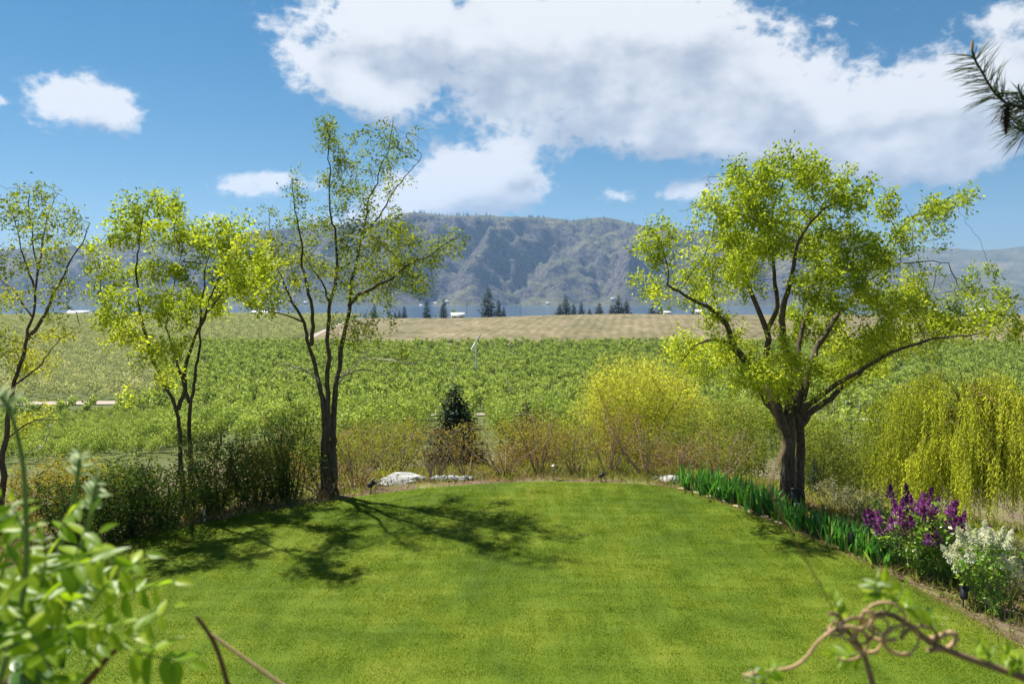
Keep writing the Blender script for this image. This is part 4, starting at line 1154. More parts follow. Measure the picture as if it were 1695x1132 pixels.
for px in (390, 418, 465, 482, 506, 700, 722, 742, 905, 1012, 1190):
    i = int(np.argmin(np.abs(np.linspace(-700, 2400, mtP.shape[0]) - px))); p_ = mtP[i, rng.integers(4, 11)]
    root = empty('shore_house', tuple(p_)); root.scale = (1.3, 1.3, 1.3); tag(root, 'tiny pale house on the far shore of the lake', 'house', 'houses on the far shore')
    link('wall', hw, M['wall_white'], root); link('roof', rv, M['roof_white'], root)

# ------------------------------------------------------------------ mown grass
def tuft_mesh(seed, n=1100, half=.42, hmin=.014, hmax=.032, wd=.0055):
    r = np.random.default_rng(seed)
    b = np.column_stack([r.uniform(-half, half, (n, 2)), np.full(n, -.004)])
    dr = np.column_stack([r.normal(size=(n, 2))*.55, np.ones(n)])
    L_ = r.uniform(hmin, hmax, n)
    V, F = leaves(b, dr, L_, wd * r.uniform(.7, 1.4, n), .2, r)
    f = np.clip(.45 + r.normal(size=n)*.16, 0, 1)
    return np_mesh('tuft', V, F, {'tint': np.repeat(f, 4)})
tv = [tuft_mesh(700+i) for i in range(6)]
gx = np.arange(-14, 13, .5); gy = np.arange(7.0, 21.5, .5)
GX, GY = np.meshgrid(gx, gy); gp = np.column_stack([GX.ravel(), GY.ravel()]) + rng.normal(size=(GX.size, 2))*.12
gp = gp[(sdist(gp[:, 0], gp[:, 1]) < -.42) & (np.abs(gp[:, 0]) < .8*gp[:, 1] + 1)]
P = np.column_stack([gp, np.zeros(len(gp))])
gn_scatter('lawn_grass', P, rng.uniform(.9, 1.1, len(P)), rng.integers(0, 4, len(P))*math.pi/2, tv, M['grass'], 'stuff', 'short mown green grass covering the lawn', 'grass')
# tufts that follow the cut edge, and the dry trimmed strip along the right side
def edge_blades(pts2, n, inset, spread, hmin, hmax, seed, wd=.007):
    r = np.random.default_rng(seed)
    S = smooth_path(np.column_stack([pts2, np.zeros(len(pts2))]), .05)[:, :2]
    T = unit(np.gradient(S, axis=0)); Nn = np.stack([-T[:, 1], T[:, 0]], 1)
    k = r.integers(0, len(S), n)
    b = S[k] + Nn[k] * (inset + r.normal(size=(n, 1))*spread)
    sd = sdist(b[:, 0], b[:, 1])
    z = np.where(sd < 0, 0, ground_z(b[:, 0], b[:, 1]))
    b3 = np.column_stack([b, z - .004])
    V, F = leaves(b3, np.column_stack([r.normal(size=(n, 2))*.6, np.ones(n)]), r.uniform(hmin, hmax, n), wd, .2, r)
    return V, F, np.repeat(np.clip(.5 + r.normal(size=n)*.25, 0, 1), 4)
V, F, t = edge_blades(edge, 16000, -.22, .16, .02, .055, 71)
tag(link('edge_grass', np_mesh('edge_grass', V, F, {'tint': t}), M['grass']), 'short grass along the cut edge of the lawn', 'grass', kind='stuff')
V, F, t = edge_blades(edge[12:], 9000, -.02, .10, .02, .06, 72)
tag(link('dry_edge_grass', np_mesh('dry_edge_grass', V, F, {'tint': t}), M['drygrass']), 'dry yellowish trimmed grass along the right edge of the lawn', 'grass', kind='stuff')
# weeds and dry stalks on the bank
def bank_weeds(n, smin, smax, hmin, hmax, seed, xlim=None, wd=.012, lean=.5):
    r = np.random.default_rng(seed)
    X = r.uniform(-22, 26, n*6); Y = r.uniform(8, 46, n*6)
    sd = sdist(X, Y)
    ok = (sd > smin) & (sd < smax) & (np.abs(X) < .75*Y + 2)
    ok &= r.random(len(X)) < np.clip(vnoise(X*.9+40, Y*.9, seed)*1.7 - .1, 0, 1)
    X, Y = X[ok][:n], Y[ok][:n]; n = len(X)
    b = np.column_stack([X, Y, ground_z(X, Y) - .02])
    V, F = leaves(b, np.column_stack([r.normal(size=(n, 2))*lean, np.ones(n)]), r.uniform(hmin, hmax, n), wd*r.uniform(.6, 1.5, n), .2, r)
    return np_mesh('weeds', V, F, {'tint': np.repeat(np.clip(.45 + (vnoise(X*.5, Y*.5, seed+3)-.5)*.9 + r.normal(size=n)*.15, 0, 1), 4)})
tag(link('dry_weeds', bank_weeds(60000, .06, 9, .06, .30, 81), M['drygrass']), 'dry straw-coloured weeds over the bank beyond the lawn', 'weeds', kind='stuff')
tag(link('green_weeds', bank_weeds(46000, .2, 24, .08, .40, 82, wd=.03, lean=.8), M['leaf_lime']), 'low green weeds and ground cover on the bank', 'weeds', kind='stuff')
tag(link('rusty_ground_cover', bank_weeds(30000, .15, 6, .05, .25, 83, wd=.025, lean=1.0), M['leaf_olive']), 'rust and olive leaf litter under the shrubs', 'ground cover', kind='stuff')

# ------------------------------------------------------------------ irises
def iris_mesh(seed):
    r = np.random.default_rng(seed); V, F, T = [], [], []; off = 0
    for i in range(26):
        fan = r.uniform(0, 6.28); b = np.array([r.normal()*.17, r.normal()*.12, -.02])
        h = r.uniform(.38, .72); ln = r.uniform(-.8, .8); w = r.uniform(.018, .030)
        d = np.array([math.cos(fan), math.sin(fan), 0]); out_ = d*ln*h*.7
        t = np.linspace(0, 1, 6)
        cen = b + np.column_stack([out_[0]*t**1.5, out_[1]*t**1.5, h*t*(1 - .12*abs(ln)*t) - (r.random() < .18)*.25*h*t**3])
        side = np.array([-d[1], d[0], 0])*.8 + r.normal(size=3)*.3; side[2] *= .2; side /= np.linalg.norm(side)
        ww = w*np.array([.8, 1.1, 1.15, 1.0, .65, .05])
        nr = unit(np.cross(side, [0, 0, 1.0]))
        v = np.stack([cen - side*ww[:, None], cen + nr*ww[:, None]*.35, cen + side*ww[:, None]], 1).reshape(-1, 3)
        V.append(v)
        F += [[off+k*3+j, off+k*3+j+1, off+k*3+j+4, off+k*3+j+3] for k in range(5) for j in range(2)]
        tt = np.clip(.35 + r.normal()*.2, 0, .84); tt = .97 if r.random() < .05 else tt
        T.append(np.full(18, tt)); off += 18
    return np_mesh('leaves', np.vstack(V), np.array(F), {'tint': np.concatenate(T)}, smooth=True)
iv = [iris_mesh(800+i) for i in range(5)]
S = smooth_path(np.column_stack([edge[13:], np.zeros(len(edge) - 13)]), .05)[:, :2]
T_ = unit(np.gradient(S, axis=0)); Nn = np.stack([-T_[:, 1], T_[:, 0]], 1)
cum = np.concatenate([[0], np.cumsum(np.linalg.norm(np.diff(S, axis=0), axis=1))])
endS = cum[np.argmin(np.linalg.norm(S - on_lawn(1452, 938)[:2], axis=1))]
k = 0
for sdx in np.arange(0.05, endS, .27):
    i = int(np.searchsorted(cum, sdx)); 
    for row in range(2):
        p = S[i] + Nn[i]*(.30 + .34*row + rng.normal()*.05) + T_[i]*rng.normal()*.08
        if row == 1 and rng.random() < .3: continue
        o = link('iris_clump', iv[k % 5], M['leaf_iris'], None, (p[0], p[1], gz(p[0], p[1])), (0, 0, rng.uniform(0, 6.28)))
        s = rng.uniform(.85, 1.15) * (1.08 if sdx < 2.5 else .92); o.scale = (s, s, s)
        tag(o, 'green sword-leaved iris clump in the long row edging the lawn', 'iris plant', 'iris clumps along the right lawn edge'); k += 1

# ------------------------------------------------------------------ lilacs
def lilac(name, label, px, Y, h, w, petal, nfl, seed, tops, stems=9, low=.12):
    root = shrub(name, label, 'lilac', xat(px, Y), Y, h, w, M['leaf_lilac'], M['twig'], seed, stems=stems, dens=80, k=8, L=.08, ratio=.6, spread=.14, tint=.55, low=low, clumps=11, rstem=.014, D=.11)
    r = np.random.default_rng(seed + 1)
    for i in range(nfl):
        a = r.uniform(0, 6.28)
        zz = r.uniform(*tops) * h; q = r.random()**.6 * w*.5*(1.05 if zz < .8*h else .75)
        c = np.array([math.cos(a)*q, math.sin(a)*q*.9, zz])
        ax = unit(np.array([math.cos(a)*.35, math.sin(a)*.35, 1.0]) + r.normal(size=3)*.15)
        ln = r.uniform(.18, .32); n = 240
        t = r.random(n)
        rad = .085*(1 - t*.78)*np.sqrt(r.random(n))*(.85 + .3*np.sin(t*18))
        an = r.uniform(0, 6.28, n); e1 = unit(np.cross(ax, [0.3, .9, .1])); e2 = np.cross(ax, e1)
        P_ = c + ax*(t*ln)[:, None] + e1*(np.cos(an)*rad)[:, None] + e2*(np.sin(an)*rad)[:, None]
        V, F = leaves(P_, (P_ - c - ax*ln*.3) + r.normal(size=(n, 3))*.02, .032, .03, .25, r)
        tn = np.clip(.4 + r.normal()*.15 + r.normal(size=n)*.25, 0, 1)
        link('flower_panicle', np_mesh('flower_panicle', V, F, {'tint': np.repeat(tn, 4)}), petal, root)
        mb = MB(); mb.tube([c - ax*.14 - np.array([0, 0, .03]), c, c + ax*ln*.7], [.006, .005, .003], 4); link('flower_stalk', mb.mesh('flower_stalk'), M['twig_olive'], root)
lilac('purple_lilac', 'bushy lilac with deep purple flower heads beside the lawn', 1520, 13.7, 1.25, 1.75, M['petal_purple'], 38, 900, (.55, 1.0))
lilac('purple_lilac', 'smaller purple lilac leaning behind the white lilac', 1598, 13.2, 1.05, .9, M['petal_purple'], 12, 905, (.55, .98), 6)
lilac('white_lilac', 'lilac with pure white flower heads and bare lower stems', 1642, 12.1, 1.12, .95, M['petal_white'], 30, 910, (.45, 1.05), 9, .34)
shrub('grey_shrub', 'grey-green leafy shrub at the right edge behind the white lilac', 'shrub', xat(1712, 12.9), 12.9, 1.1, 1.2, M['leaf_grey'], M['twig'], 920, stems=10, dens=120, k=9, L=.05, spread=.12, tint=.3, low=.02, clumps=10, D=.11, rstem=.012)
for i, (px, Y, h, w, mt, lab) in enumerate([(1388, 18.6, .75, 1.3, 'leaf_grey', 'pale grey-green low shrub behind the middle of the iris row'), (1432, 18.0, .6, 1.1, 'leaf_grey', 'low straw-tinted shrub between the irises and the weeping willow'),
     (1455, 16.0, .62, .9, 'leaf_lilac', 'low green plant at the end of the iris row'), (1560, 13.3, .5, .7, 'leaf_lilac', 'small leafy plant under the purple lilac beside the black garden light'), (1664, 11.7, .32, .4, 'leaf_lilac', 'tiny green seedling on bare soil at the right edge')]):
    shrub('low_shrub', lab, 'shrub', xat(px, Y), Y, h, w, M[mt], M['twig'], 930+i, stems=8, dens=150, k=9, L=.05, spread=.1, tint=.5, low=0, clumps=8, D=.09, rstem=.007)

# ------------------------------------------------------------------ garden lights, stones, small things
def at_edge(px, py, off=.25):
    p = on_lawn(px, py)[:2]; c = np.array([0, 11.0]); d = unit(p - c); p = p + d*off
    return p[0], p[1], gz(p[0], p[1])
def path_lamp(px, py, label):
    root = empty('path_lamp', at_edge(px, py, .45)); root.scale = (.85, .85, .72); tag(root, label, 'garden lamp')
    mb = MB(); mb.tube([[0, 0, -.15], [0, 0, .40]], [.014, .014], 8); link('stake', mb.mesh('stake', True), M['black'], root)
    mb = MB(); mb.tube([[0, 0, .40], [0, 0, .41], [0, 0, .52]], [.05, .065, .06], 12); link('lens', mb.mesh('lens', True), M['lens'], root)
    for a in range(4):
        mb = MB(); mb.tube([[.066*math.cos(a*1.57), .066*math.sin(a*1.57), .40], [.066*math.cos(a*1.57), .066*math.sin(a*1.57), .53]], .006, 4); link('bar', mb.mesh('bar'), M['black'], root)
    mb = MB(); mb.tube([[0, 0, .525], [0, 0, .54], [0, 0, .58], [0, 0, .60]], [.12, .115, .05, .012], 16); link('cap', mb.mesh('cap', True), M['copper'], root)
path_lamp(915, 798, 'copper-capped path lamp standing at the far lawn edge')
def spot(px, py, label, rz, tilt, s=1.0, off=.2):
    root = empty('garden_spotlight', at_edge(px, py, off), rz); root.scale = (s, s, s); tag(root, label, 'spotlight', 'black spotlights around the lawn')
    mb = MB(); mb.tube([[0, 0, -.15], [0, 0, .16]], [.012, .012], 6); link('stake', mb.mesh('stake'), M['black'], root)
    mb = MB(); mb.box((0, 0, .17), (.05, .10, .04)); link('bracket', mb.mesh('bracket'), M['black'], root)
    d = np.array([math.cos(tilt), 0, math.sin(tilt)]); c = np.array([0, 0, .22])
    mb = MB(); mb.tube([c - d*.09, c - d*.07, c + d*.04, c + d*.12], [.03, .05, .058, .075], 12); link('head', mb.mesh('head', True), M['black'], root)
    u_ = np.array([-math.sin(tilt), 0, math.cos(tilt)])
    mb = MB(); mb.tube([c + d*.06 + u_*.075, c + d*.17 + u_*.085], [.03, .012], 6); link('visor', mb.mesh('visor'), M['black'], root)
spot(617, 817, 'black spotlight on a stake by the pale boulder', .5, .5)
spot(993, 798, 'black spotlight tilted low at the middle of the far lawn edge', .2, .45, .8)
spot(1403, 912, 'black spotlight among the iris leaves on the right', 1.2, 1.2, 1.05, .1)
spot(1432, 928, 'slim black spotlight at the end of the iris row', 1.0, 1.35, .8, .12)
spot(1585, 1002, 'black spotlight angled up beside the white lilac', .9, .75, 1.0, .1)
x, y, z = at_edge(343, 862, .12)
root = empty('sprinkler_riser', (x, y, z)); tag(root, 'white plastic sprinkler pipe standing at the hedge foot', 'sprinkler')
mb = MB(); mb.tube([[0, 0, -.1], [0, 0, .22]], .022, 8); link('pipe', mb.mesh('pipe', True), M['pvc'], root)
mb = MB(); mb.tube([[0, 0, .22], [0, 0, .29]], [.03, .026], 8); link('nozzle', mb.mesh('nozzle', True), M['galv'], root)
x, y = xat(1319, 18.3), 18.3
root = empty('utility_box', (x, y, gz(x, y))); tag(root, 'small dark box with pale blue tin at the big trunk foot', 'box')
mb = MB(); mb.box((0, 0, .22), (.14, .12, .5)); mb.box((0, 0, .48), (.17, .15, .04)); link('case', mb.mesh('case'), M['black'], root)
mb = MB(); mb.tube([[.02, -.14, 0], [.02, -.14, .16]], .06, 10); link('tin', mb.mesh('tin', True), M['blue_tin'], root)
def rock_mesh(seed, sub=3):
    import bmesh
    bm = bmesh.new(); bmesh.ops.create_icosphere(bm, subdivisions=sub, radius=1.0)
    V = np.array([v.co[:] for v in bm.verts]); 
    nz = (fbm(V[:, 0]*1.3+7, V[:, 1]*1.3+V[:, 2]*.9+3, seed, 3) - .5)*.7 + (fbm(V[:, 0]*4+7, V[:, 2]*4+V[:, 1]*2+3, seed+5, 3) - .5)*.25
    for v, q in zip(bm.verts, nz): v.co *= 1 + q
    me = bpy.data.meshes.new('rock'); bm.to_mesh(me); bm.free(); return me
rk = [rock_mesh(950+i, 3 if i == 0 else 2) for i in range(4)]
x, y = xat(662, 20.7), 20.7
o = link('boulder', rk[0], M['granite'], None, (x, y, gz(x, y) - .02), (0, 0, .3)); o.scale = (.82, .5, .30)
tag(o, 'large pale grey boulder beyond the far lawn edge', 'boulder')
for i, (px, Y, s) in enumerate([(722, 20.7, .15), (735, 20.8, .13), (746, 20.6, .15), (757, 20.8, .11), (768, 20.7, .12), (779, 20.8, .09), (1101, 20.6, .15), (1112, 20.3, .2), (1122, 20.4, .17), (1133, 20.0, .12), (1208, 18.9, .2), (1088, 20.9, .1)]):
    x = xat(px, Y); o = link('pale_stone', rk[1 + i % 3], M['granite'] if px < 1000 else M['pvc'] if i == 10 else M['granite'], None, (x, Y, gz(x, Y) + s*.35), (0, 0, i*1.7)); o.scale = (s*1.2, s, s*.8)
    where = 'beside the pale boulder' if px < 1000 else 'at the near end of the iris row' if i != 10 else 'behind the irises'
    tag(o, 'small white stone ' + where, 'stone', 'white stones ' + where)
ek = [rock_mesh(955+i, 2) for i in range(3)]
S2 = smooth_path(np.column_stack([edge[13:], np.zeros(len(edge) - 13)]), .45)
for i, p in enumerate(S2[:8]):
    o = link('edging_stone', ek[i % 3], M['edging'], None, (p[0] + .07, p[1] + .05, -.01), (0, 0, i*2.1)); o.scale = (.12, .08, .04)
    tag(o, 'flat tan edging stone between lawn and irises', 'stone', 'edging stones by the irises')

# ------------------------------------------------------------------ wisteria in the foreground
def leaflet_mesh(L, Wd, seed):
    r = np.random.default_rng(seed)
    t = np.linspace(0, 1, 8); ww = Wd*.5*np.sin(np.pi*np.clip(t*.97+.03, 0, 1)**.75)**.9
    curl = r.uniform(.05, .3)*L
    cen = np.column_stack([L*t, np.zeros(8), -curl*t*t])
    V = np.stack([cen + np.column_stack([0*t, -ww, ww*.35]), cen, cen + np.column_stack([0*t, ww, ww*.35])], 1).reshape(-1, 3)
    F = np.array([[k*3+j, k*3+j+1, k*3+j+4, k*3+j+3] for k in range(7) for j in range(2)])
    return np_mesh('leaflet', V, F, {'tint': np.full(24, np.clip(.5 + r.normal()*.22, 0, 1))}, smooth=True)
wl = [leaflet_mesh(.055, .024, 960+i) for i in range(8)]
wlk = [leaflet_mesh(.06, .028, 980+i) for i in range(4)]
wbud = [leaflet_mesh(.034, .009, 990+i) for i in range(4)]
for me in wl: me.materials.append(M['wisteria'])
for me in wlk: me.materials.append(M['wist_dark'])
for me in wbud: me.materials.append(M['wist_bud'])
def vine(parent, org, pts, r0, r1, mat, name='stem'):
    P_ = np.array([W(*p) for p in pts]) - org
    Q = smooth_path(P_, .012); mb = MB(); mb.tube(Q, np.linspace(r0, r1, len(Q)), 7)
    link(name, mb.mesh(name, True), mat, parent); return Q
def compound(parent, org, pts, n, size, seed, meshes=None, hang=.5, rmat='vine_green'):
    """one feathery leaf: a stalk with paired leaflets"""
    r = np.random.default_rng(seed)
    P_ = np.array([W(*p) for p in pts]) - org
    Q = smooth_path(P_, .006); mb = MB(); mb.tube(Q, np.linspace(.0022, .0010, len(Q)), 5)
    lf = link('leaf', mb.mesh('leaf', True), M[rmat], parent)
    T = unit(np.gradient(Q, axis=0))
    for k in range(n):
        t = .28 + .72*(k//2)/max(1, (n-1)//2); i = min(len(Q)-1, int(t*(len(Q)-1)))
        sd = unit(np.cross(T[i], [0, -.55, .85])) * (1 if k % 2 else -1)
        last = k == n - 1
        d = unit(T[i]*(1.0 if last else .45) + sd*(0 if last else .8) + np.array([0, 0, -hang*r.uniform(.3, 1.2)]) + r.normal(size=3)*.15)
        s = size*r.uniform(.8, 1.15)*(.62 + .5*math.sin(math.pi*min(1, t*.9)))
        X = Vector(d); up = Vector(r.normal(size=3)*.35 + np.array([0, -.45, 1.0])); Yv = up.cross(X).normalized(); Zv = X.cross(Yv)
        me = (meshes or wl)[int(r.integers(0, len(meshes or wl)))]
        o_ = link('leaflet', me, None, lf)
        m4 = Matrix.Identity(4)
        for a, v in enumerate((X, Yv, Zv)):
            for b in range(3): m4[b][a] = v[b]*s
        m4.translation = Vector(Q[i]); o_.matrix_local = m4
org = W(20, 1180, 1.6)
wis = empty('wisteria_vine', org); tag(wis, 'bright green blurred wisteria vine filling the lower left corner', 'vine')
vine(wis, org, [(-60,1230,1.7),(10,1128,1.65),(55,1098,1.6),(95,1076,1.55)], .013, .009, M['vine_brown'])
vine(wis, org, [(-20,1190,1.5),(20,1060,1.5),(45,960,1.5),(44,860,1.5),(40,770,1.5),(22,690,1.5),(2,655,1.5)], .0068, .004, M['vine_green'])
vine(wis, org, [(60,1132,1.7),(100,1010,1.7),(125,940,1.7),(150,860,1.7),(160,800,1.7)], .006, .005, M['vine_green'])
vine(wis, org, [(10,1140,1.8),(70,1000,1.8),(110,880,1.8),(128,800,1.8),(132,760,1.8)], .006, .0045, M['vine_green'])
vine(wis, org, [(120,1150,1.5),(150,1122,1.5),(180,1085,1.5),(200,1068,1.5)], .008, .005, M['vine_brown'])
vine(wis, org, [(-40,1160,1.9),(0,960,1.9),(20,890,1.9),(75,860,1.9)], .004, .003, M['vine_green'])
big = [([(105,1000,1.6),(140,930,1.6),(165,880,1.6)],7,1.25),([(100,990,1.6),(120,930,1.6),(150,850,1.6)],7,1.0),([(90,900,1.7),(110,850,1.7),(150,830,1.7)],7,.95),
 ([(40,960,1.5),(15,900,1.5),(-20,870,1.5)],9,1.0),([(45,900,1.5),(30,850,1.5),(0,820,1.5)],7,.9),([(30,1040,1.5),(60,1000,1.5),(100,985,1.5)],9,1.05),([(20,1090,1.45),(70,1080,1.45),(110,1040,1.45)],9,1.05),
 ([(150,1000,1.6),(190,950,1.6),(245,918,1.6)],9,.85),([(150,1030,1.6),(200,985,1.6),(290,962,1.6)],9,.95),([(180,1085,1.5),(230,1040,1.5),(290,1003,1.5)],9,.8),([(195,1070,1.5),(250,1085,1.5),(315,1098,1.5)],9,1.05),
 ([(60,1110,1.55),(90,1132,1.55),(140,1150,1.55)],7,1.0),([(30,1110,1.6),(60,1060,1.6),(50,1000,1.6)],9,1.1),([(0,1000,1.6),(30,960,1.6),(70,940,1.6)],9,1.0),([(0,1100,1.4),(-10,1040,1.4),(20,980,1.4)],9,1.0),
 ([(60,1050,1.7),(90,960,1.7),(70,900,1.7)],9,1.0),([(110,1060,1.6),(140,1030,1.6),(170,1040,1.6)],7,.9),([(140,1110,1.5),(165,1060,1.5),(205,1030,1.5)],7,.8),([(0,930,1.7),(25,880,1.7),(20,830,1.7)],7,.9)]
rw = np.random.default_rng(1300)
for q in range(9):
    x0_, y0_, yy_ = rw.uniform(-30, 110), rw.uniform(940, 1130), rw.uniform(1.35, 1.9)
    a_ = rw.uniform(-.3, 2.2); l_ = rw.uniform(60, 120)
    big.append(([(x0_, y0_, yy_), (x0_ + .55*l_*math.cos(a_), y0_ - .6*l_*math.sin(a_), yy_), (x0_ + l_*math.cos(a_), y0_ - .9*l_*math.sin(a_), yy_)], 9, rw.uniform(.85, 1.2)))
for i, (pts_, n, s) in enumerate(big): compound(wis, org, pts_, n, s, 1000+i)
for i, pts_ in enumerate([[(10,1132,1.6),(40,1090,1.6),(80,1060,1.6)],[(70,1100,1.75),(105,1050,1.75),(110,1010,1.75)],[(0,1080,1.7),(20,1030,1.7),(50,1010,1.7)],[(20,1132,1.8),(60,1110,1.8),(90,1100,1.8)]]): compound(wis, org, pts_, 9, 1.1, 1050+i, wlk)
for i, pts_ in enumerate([[(150,860,1.7),(158,810,1.7),(162,792,1.7)],[(128,800,1.8),(132,765,1.8),(133,745,1.8)],[(22,690,1.5),(8,665,1.5),(-10,650,1.5)],[(60,1010,1.6),(78,930,1.6),(70,880,1.6)],[(40,900,1.6),(30,860,1.6),(0,845,1.6)],[(110,1010,1.55),(135,990,1.55),(150,960,1.55)]]): compound(wis, org, pts_, 15, 1.0, 1080+i, wbud, .1)
org2 = W(1560, 1180, 1.6)
wt2 = empty('wisteria_tendrils', org2); tag(wt2, 'tangled tan and brown wisteria tendrils in the lower right corner', 'vine')
vine(wt2, org2, [(1760,1150,1.6),(1690,1118,1.6),(1600,1088,1.6),(1535,1062,1.6),(1500,1028,1.6),(1465,1012,1.6),(1440,1020,1.6)], .009, .006, M['vine_brown2'])
vine(wt2, org2, [(1455,1180,1.6),(1442,1120,1.6),(1428,1075,1.6),(1405,1045,1.6),(1382,1028,1.6)], .007, .005, M['vine_brown2'])
vine(wt2, org2, [(1530,1058,1.6),(1550,1056,1.6),(1575,1044,1.6),(1585,1050,1.6),(1580,1066,1.6),(1562,1076,1.6),(1535,1074,1.6)], .0065, .005, M['vine_tan'])
vine(wt2, org2, [(1230,1118,1.55),(1270,1110,1.55),(1312,1106,1.55),(1338,1086,1.55),(1352,1062,1.55),(1375,1045,1.55)], .0042, .0032, M['vine_tan'])
vine(wt2, org2, [(1385,1022,1.6),(1362,975,1.45),(1328,915,1.3),(1300,868,1.2),(1278,820,1.15),(1272,795,1.15),(1290,760,1.2),(1300,735,1.25),(1286,705,1.25),(1278,665,1.25),(1268,640,1.25)], .0011, .0021, M['vine_brown2'])
for j in range(11):
    r = np.random.default_rng(1100+j); cx_, cy_, rr_ = 1375 + 15*j*(.6 if j % 2 else 1), 1038 + r.normal()*16, r.uniform(14, 50)
    a0 = r.uniform(0, 6.28); pts_ = [(cx_ + rr_*math.cos(a0+q)*(1 - q*.05), cy_ + rr_*.7*math.sin(a0+q), 1.58 + .012*math.sin(q*1.3+j)) for q in np.linspace(0, r.uniform(4, 8.5), 14)]
    vine(wt2, org2, pts_, .0044, .0022, M['vine_tan' if j % 5 else 'vine_brown2'])
for i, (pts_, n, s, mm) in enumerate([([(1465,1012,1.6),(1455,985,1.6),(1462,962,1.6)],11,.8,wl),([(1480,1015,1.6),(1510,1000,1.6),(1545,1018,1.6)],11,.75,wl),([(1470,1010,1.6),(1490,985,1.6),(1500,965,1.6)],7,.5,wl),([(1400,1045,1.6),(1385,1000,1.6),(1372,980,1.6)],9,.5,wl),
   ([(1425,1080,1.6),(1400,1085,1.6),(1376,1080,1.6)],9,.6,wl),([(1510,1040,1.6),(1530,1030,1.6),(1560,1022,1.6)],9,.55,wbud),([(1450,985,1.6),(1448,970,1.6),(1452,955,1.6)],9,.9,wbud),([(1260,1140,1.5),(1270,1115,1.5),(1290,1100,1.5)],9,.55,wl),([(1240,1150,1.5),(1250,1120,1.5),(1245,1100,1.5)],9,.55,wbud),
   ([(1690,1115,1.6),(1680,1090,1.6),(1660,1075,1.6)],9,.6,wl),([(1640,1100,1.6),(1630,1070,1.6),(1605,1055,1.6)],7,.5,wl)]): compound(wt2, org2, pts_, n, s, 1130+i, mm, .3)
org3 = W(380, 1200, 1.5)
st3 = empty('bare_vine_shoot', org3); tag(st3, 'bare dark brown vine shoot crossing the bottom of the lawn', 'vine')
vine(st3, org3, [(400,1220,1.5),(378,1135,1.5),(362,1078,1.5),(345,1045,1.5),(325,1020,1.5)], .0062, .004, M['vine_brown'])
st4 = empty('tan_vine_shoot', org3); tag(st4, 'thin tan vine shoot slanting right beside the dark shoot', 'vine')
vine(st4, org3, [(520,1170,1.52),(460,1128,1.52),(400,1086,1.52),(345,1046,1.52)], .004, .003, M['vine_tan'])

# ------------------------------------------------------------------ pine branch with a cone, upper right
orgp = W(1760, 200, 4.0)
pb = empty('pine_branch', orgp); tag(pb, 'long-needled pine branch with a hanging brown cone at the upper right', 'branch')
rp = np.random.default_rng(1200); pos, drs, LLn = [], [], []
mbp = MB()
for pts_, r0, r1 in [([(2300,330,4.4),(1900,250,4.1),(1760,200,4.0),(1690,178,4.0),(1664,172,4.0),(1642,150,4.0),(1625,118,4.0),(1611,95,4.0),(1609,82,4.0)], .03, .005), ([(1720,190,4.0),(1700,170,3.95),(1686,150,3.95),(1686,140,3.95)], .008, .004), ([(1745,198,4.0),(1710,215,4.1),(1690,218,4.1),(1675,205,4.1)], .008, .004)]:
    Q = smooth_path(np.array([W(*p) for p in pts_]) - orgp, .012)
    mbp.tube(Q, np.interp(np.linspace(0, 1, len(Q)), [0, .6, 1], [r0, r1*2, r1]), 7)
    T = unit(np.gradient(Q, axis=0))
    n0_ = int(len(Q)*.55) if r0 > .02 else 0
    for i in range(n0_, len(Q) - 3):
        for _ in range(3 if r0 > .02 else 4):
            ra = unit(np.cross(T[i], rp.normal(size=3)))
            d = unit(T[i]*.75*rp.uniform(.5, 1.3) + ra + np.array([-.15, 0, -.22]))
            for q in range(2):
                pos.append(Q[i]); drs.append(d + rp.normal(size=3)*.08); LLn.append(rp.uniform(.11, .19))
link('twig', mbp.mesh('twig', True), M['bark_grey'], pb)
pos, drs, LLn = np.array(pos), unit(np.array(drs)), np.array(LLn)
mbn = MB()
M['pine_needle'] = leaf_mat('long_pine_needle', [(0, (.03,.055,.015)), (.5, (.07,.11,.025)), (1, (.16,.20,.06))], .2)
Vn, Fn = [], []
side = unit(np.cross(drs, rp.normal(size=drs.shape))); up_ = np.cross(side, drs)
mid = pos + drs*LLn[:, None]*.55; tipp = pos + drs*LLn[:, None] + np.array([0, 0, -.012])
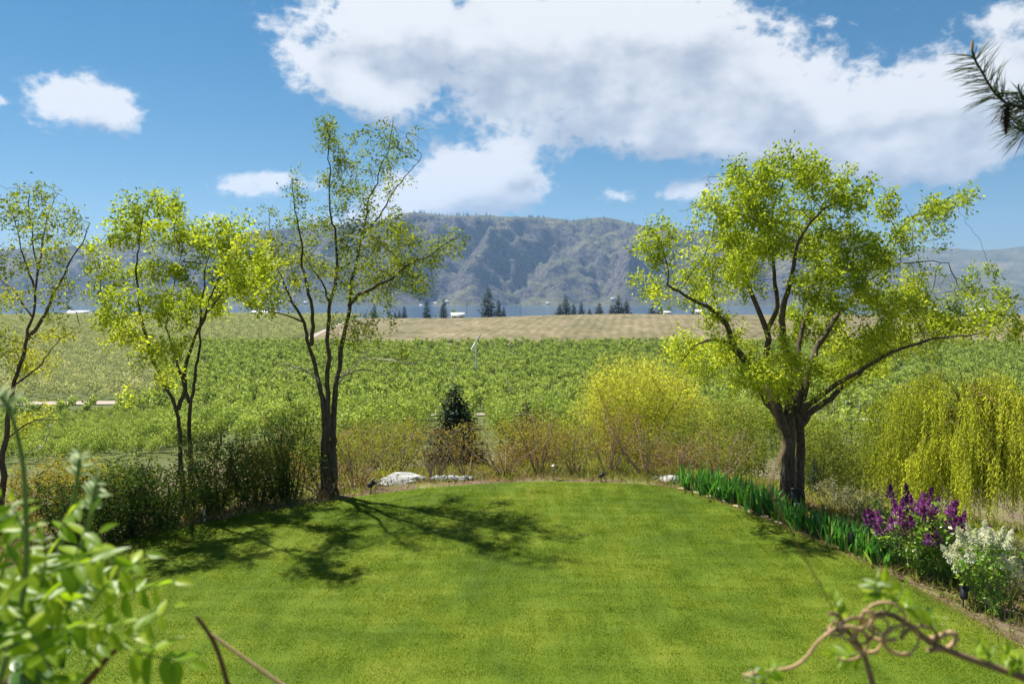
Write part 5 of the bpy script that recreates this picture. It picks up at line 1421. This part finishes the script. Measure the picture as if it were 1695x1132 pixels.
wN = .0016
for e in (pos, mid): Vn += [e + side*wN, e - side*wN*.6 + up_*wN, e - side*wN*.6 - up_*wN]
Vn += [tipp]
n = len(pos); V = np.stack(Vn, 1).reshape(-1, 3); b = (np.arange(n)*7)[:, None]
F4 = np.vstack([b + np.array([[j, (j+1) % 3, 3+(j+1) % 3, 3+j]]) for j in range(3)]); F3 = np.vstack([b + np.array([[3+j, 3+(j+1) % 3, 6]]) for j in range(3)])
o = link('needles', np_mesh('needles', V, [F4, F3], {'tint': np.repeat(np.clip(.45 + rp.normal(size=n)*.25, 0, 1), 7)}), M['pine_needle'], pb); o['kind'] = 'stuff'
M['cone'] = plain('pine_cone_scale', (.075, .045, .032), .7, .3, var=.4, scale=60)
c0 = W(1667, 176, 3.98) - orgp; c1 = W(1665, 222, 3.98) - orgp; axc = c1 - c0; Lc = np.linalg.norm(axc); axu = axc/Lc
e1 = unit(np.cross(axu, [0, 1.0, .1])); e2 = np.cross(axu, e1)
mbc = MB(); mbc.tube([c0 - axu*.02, c0 + axc*.5, c1], [.006, .012, .004], 6)
for i in range(76):
    t = (i + .5)/76; a = i*2.39996; rr = .027*math.sin(math.pi*min(1, t*.86 + .13))**.8
    rd = e1*math.cos(a) + e2*math.sin(a); tg = np.cross(axu, rd); b0 = c0 + axc*t
    pnt = b0 + rd*rr + axu*.006; w_ = .0095*(rr/.027) + .002
    V = [b0 + tg*w_*.4, b0 - tg*w_*.4, pnt - tg*w_, pnt + tg*w_, pnt + rd*.009 - axu*.001, b0 + axu*.006]
    mbc.add(V, [[0, 1, 2, 3]]); mbc.add(V, [[3, 2, 4], [0, 3, 5], [3, 4, 5], [4, 2, 5], [2, 1, 5], [1, 0, 5]])
link('cone', mbc.mesh('cone'), M['cone'], pb)
mbb = MB(); q = W(1609, 84, 4.0) - orgp; mbb.tube([q, q + np.array([0, 0, .03]), q + np.array([.002, 0, .055])], [.007, .008, .002], 7); link('bud', mbb.mesh('bud', True), M['vine_tan'], pb)
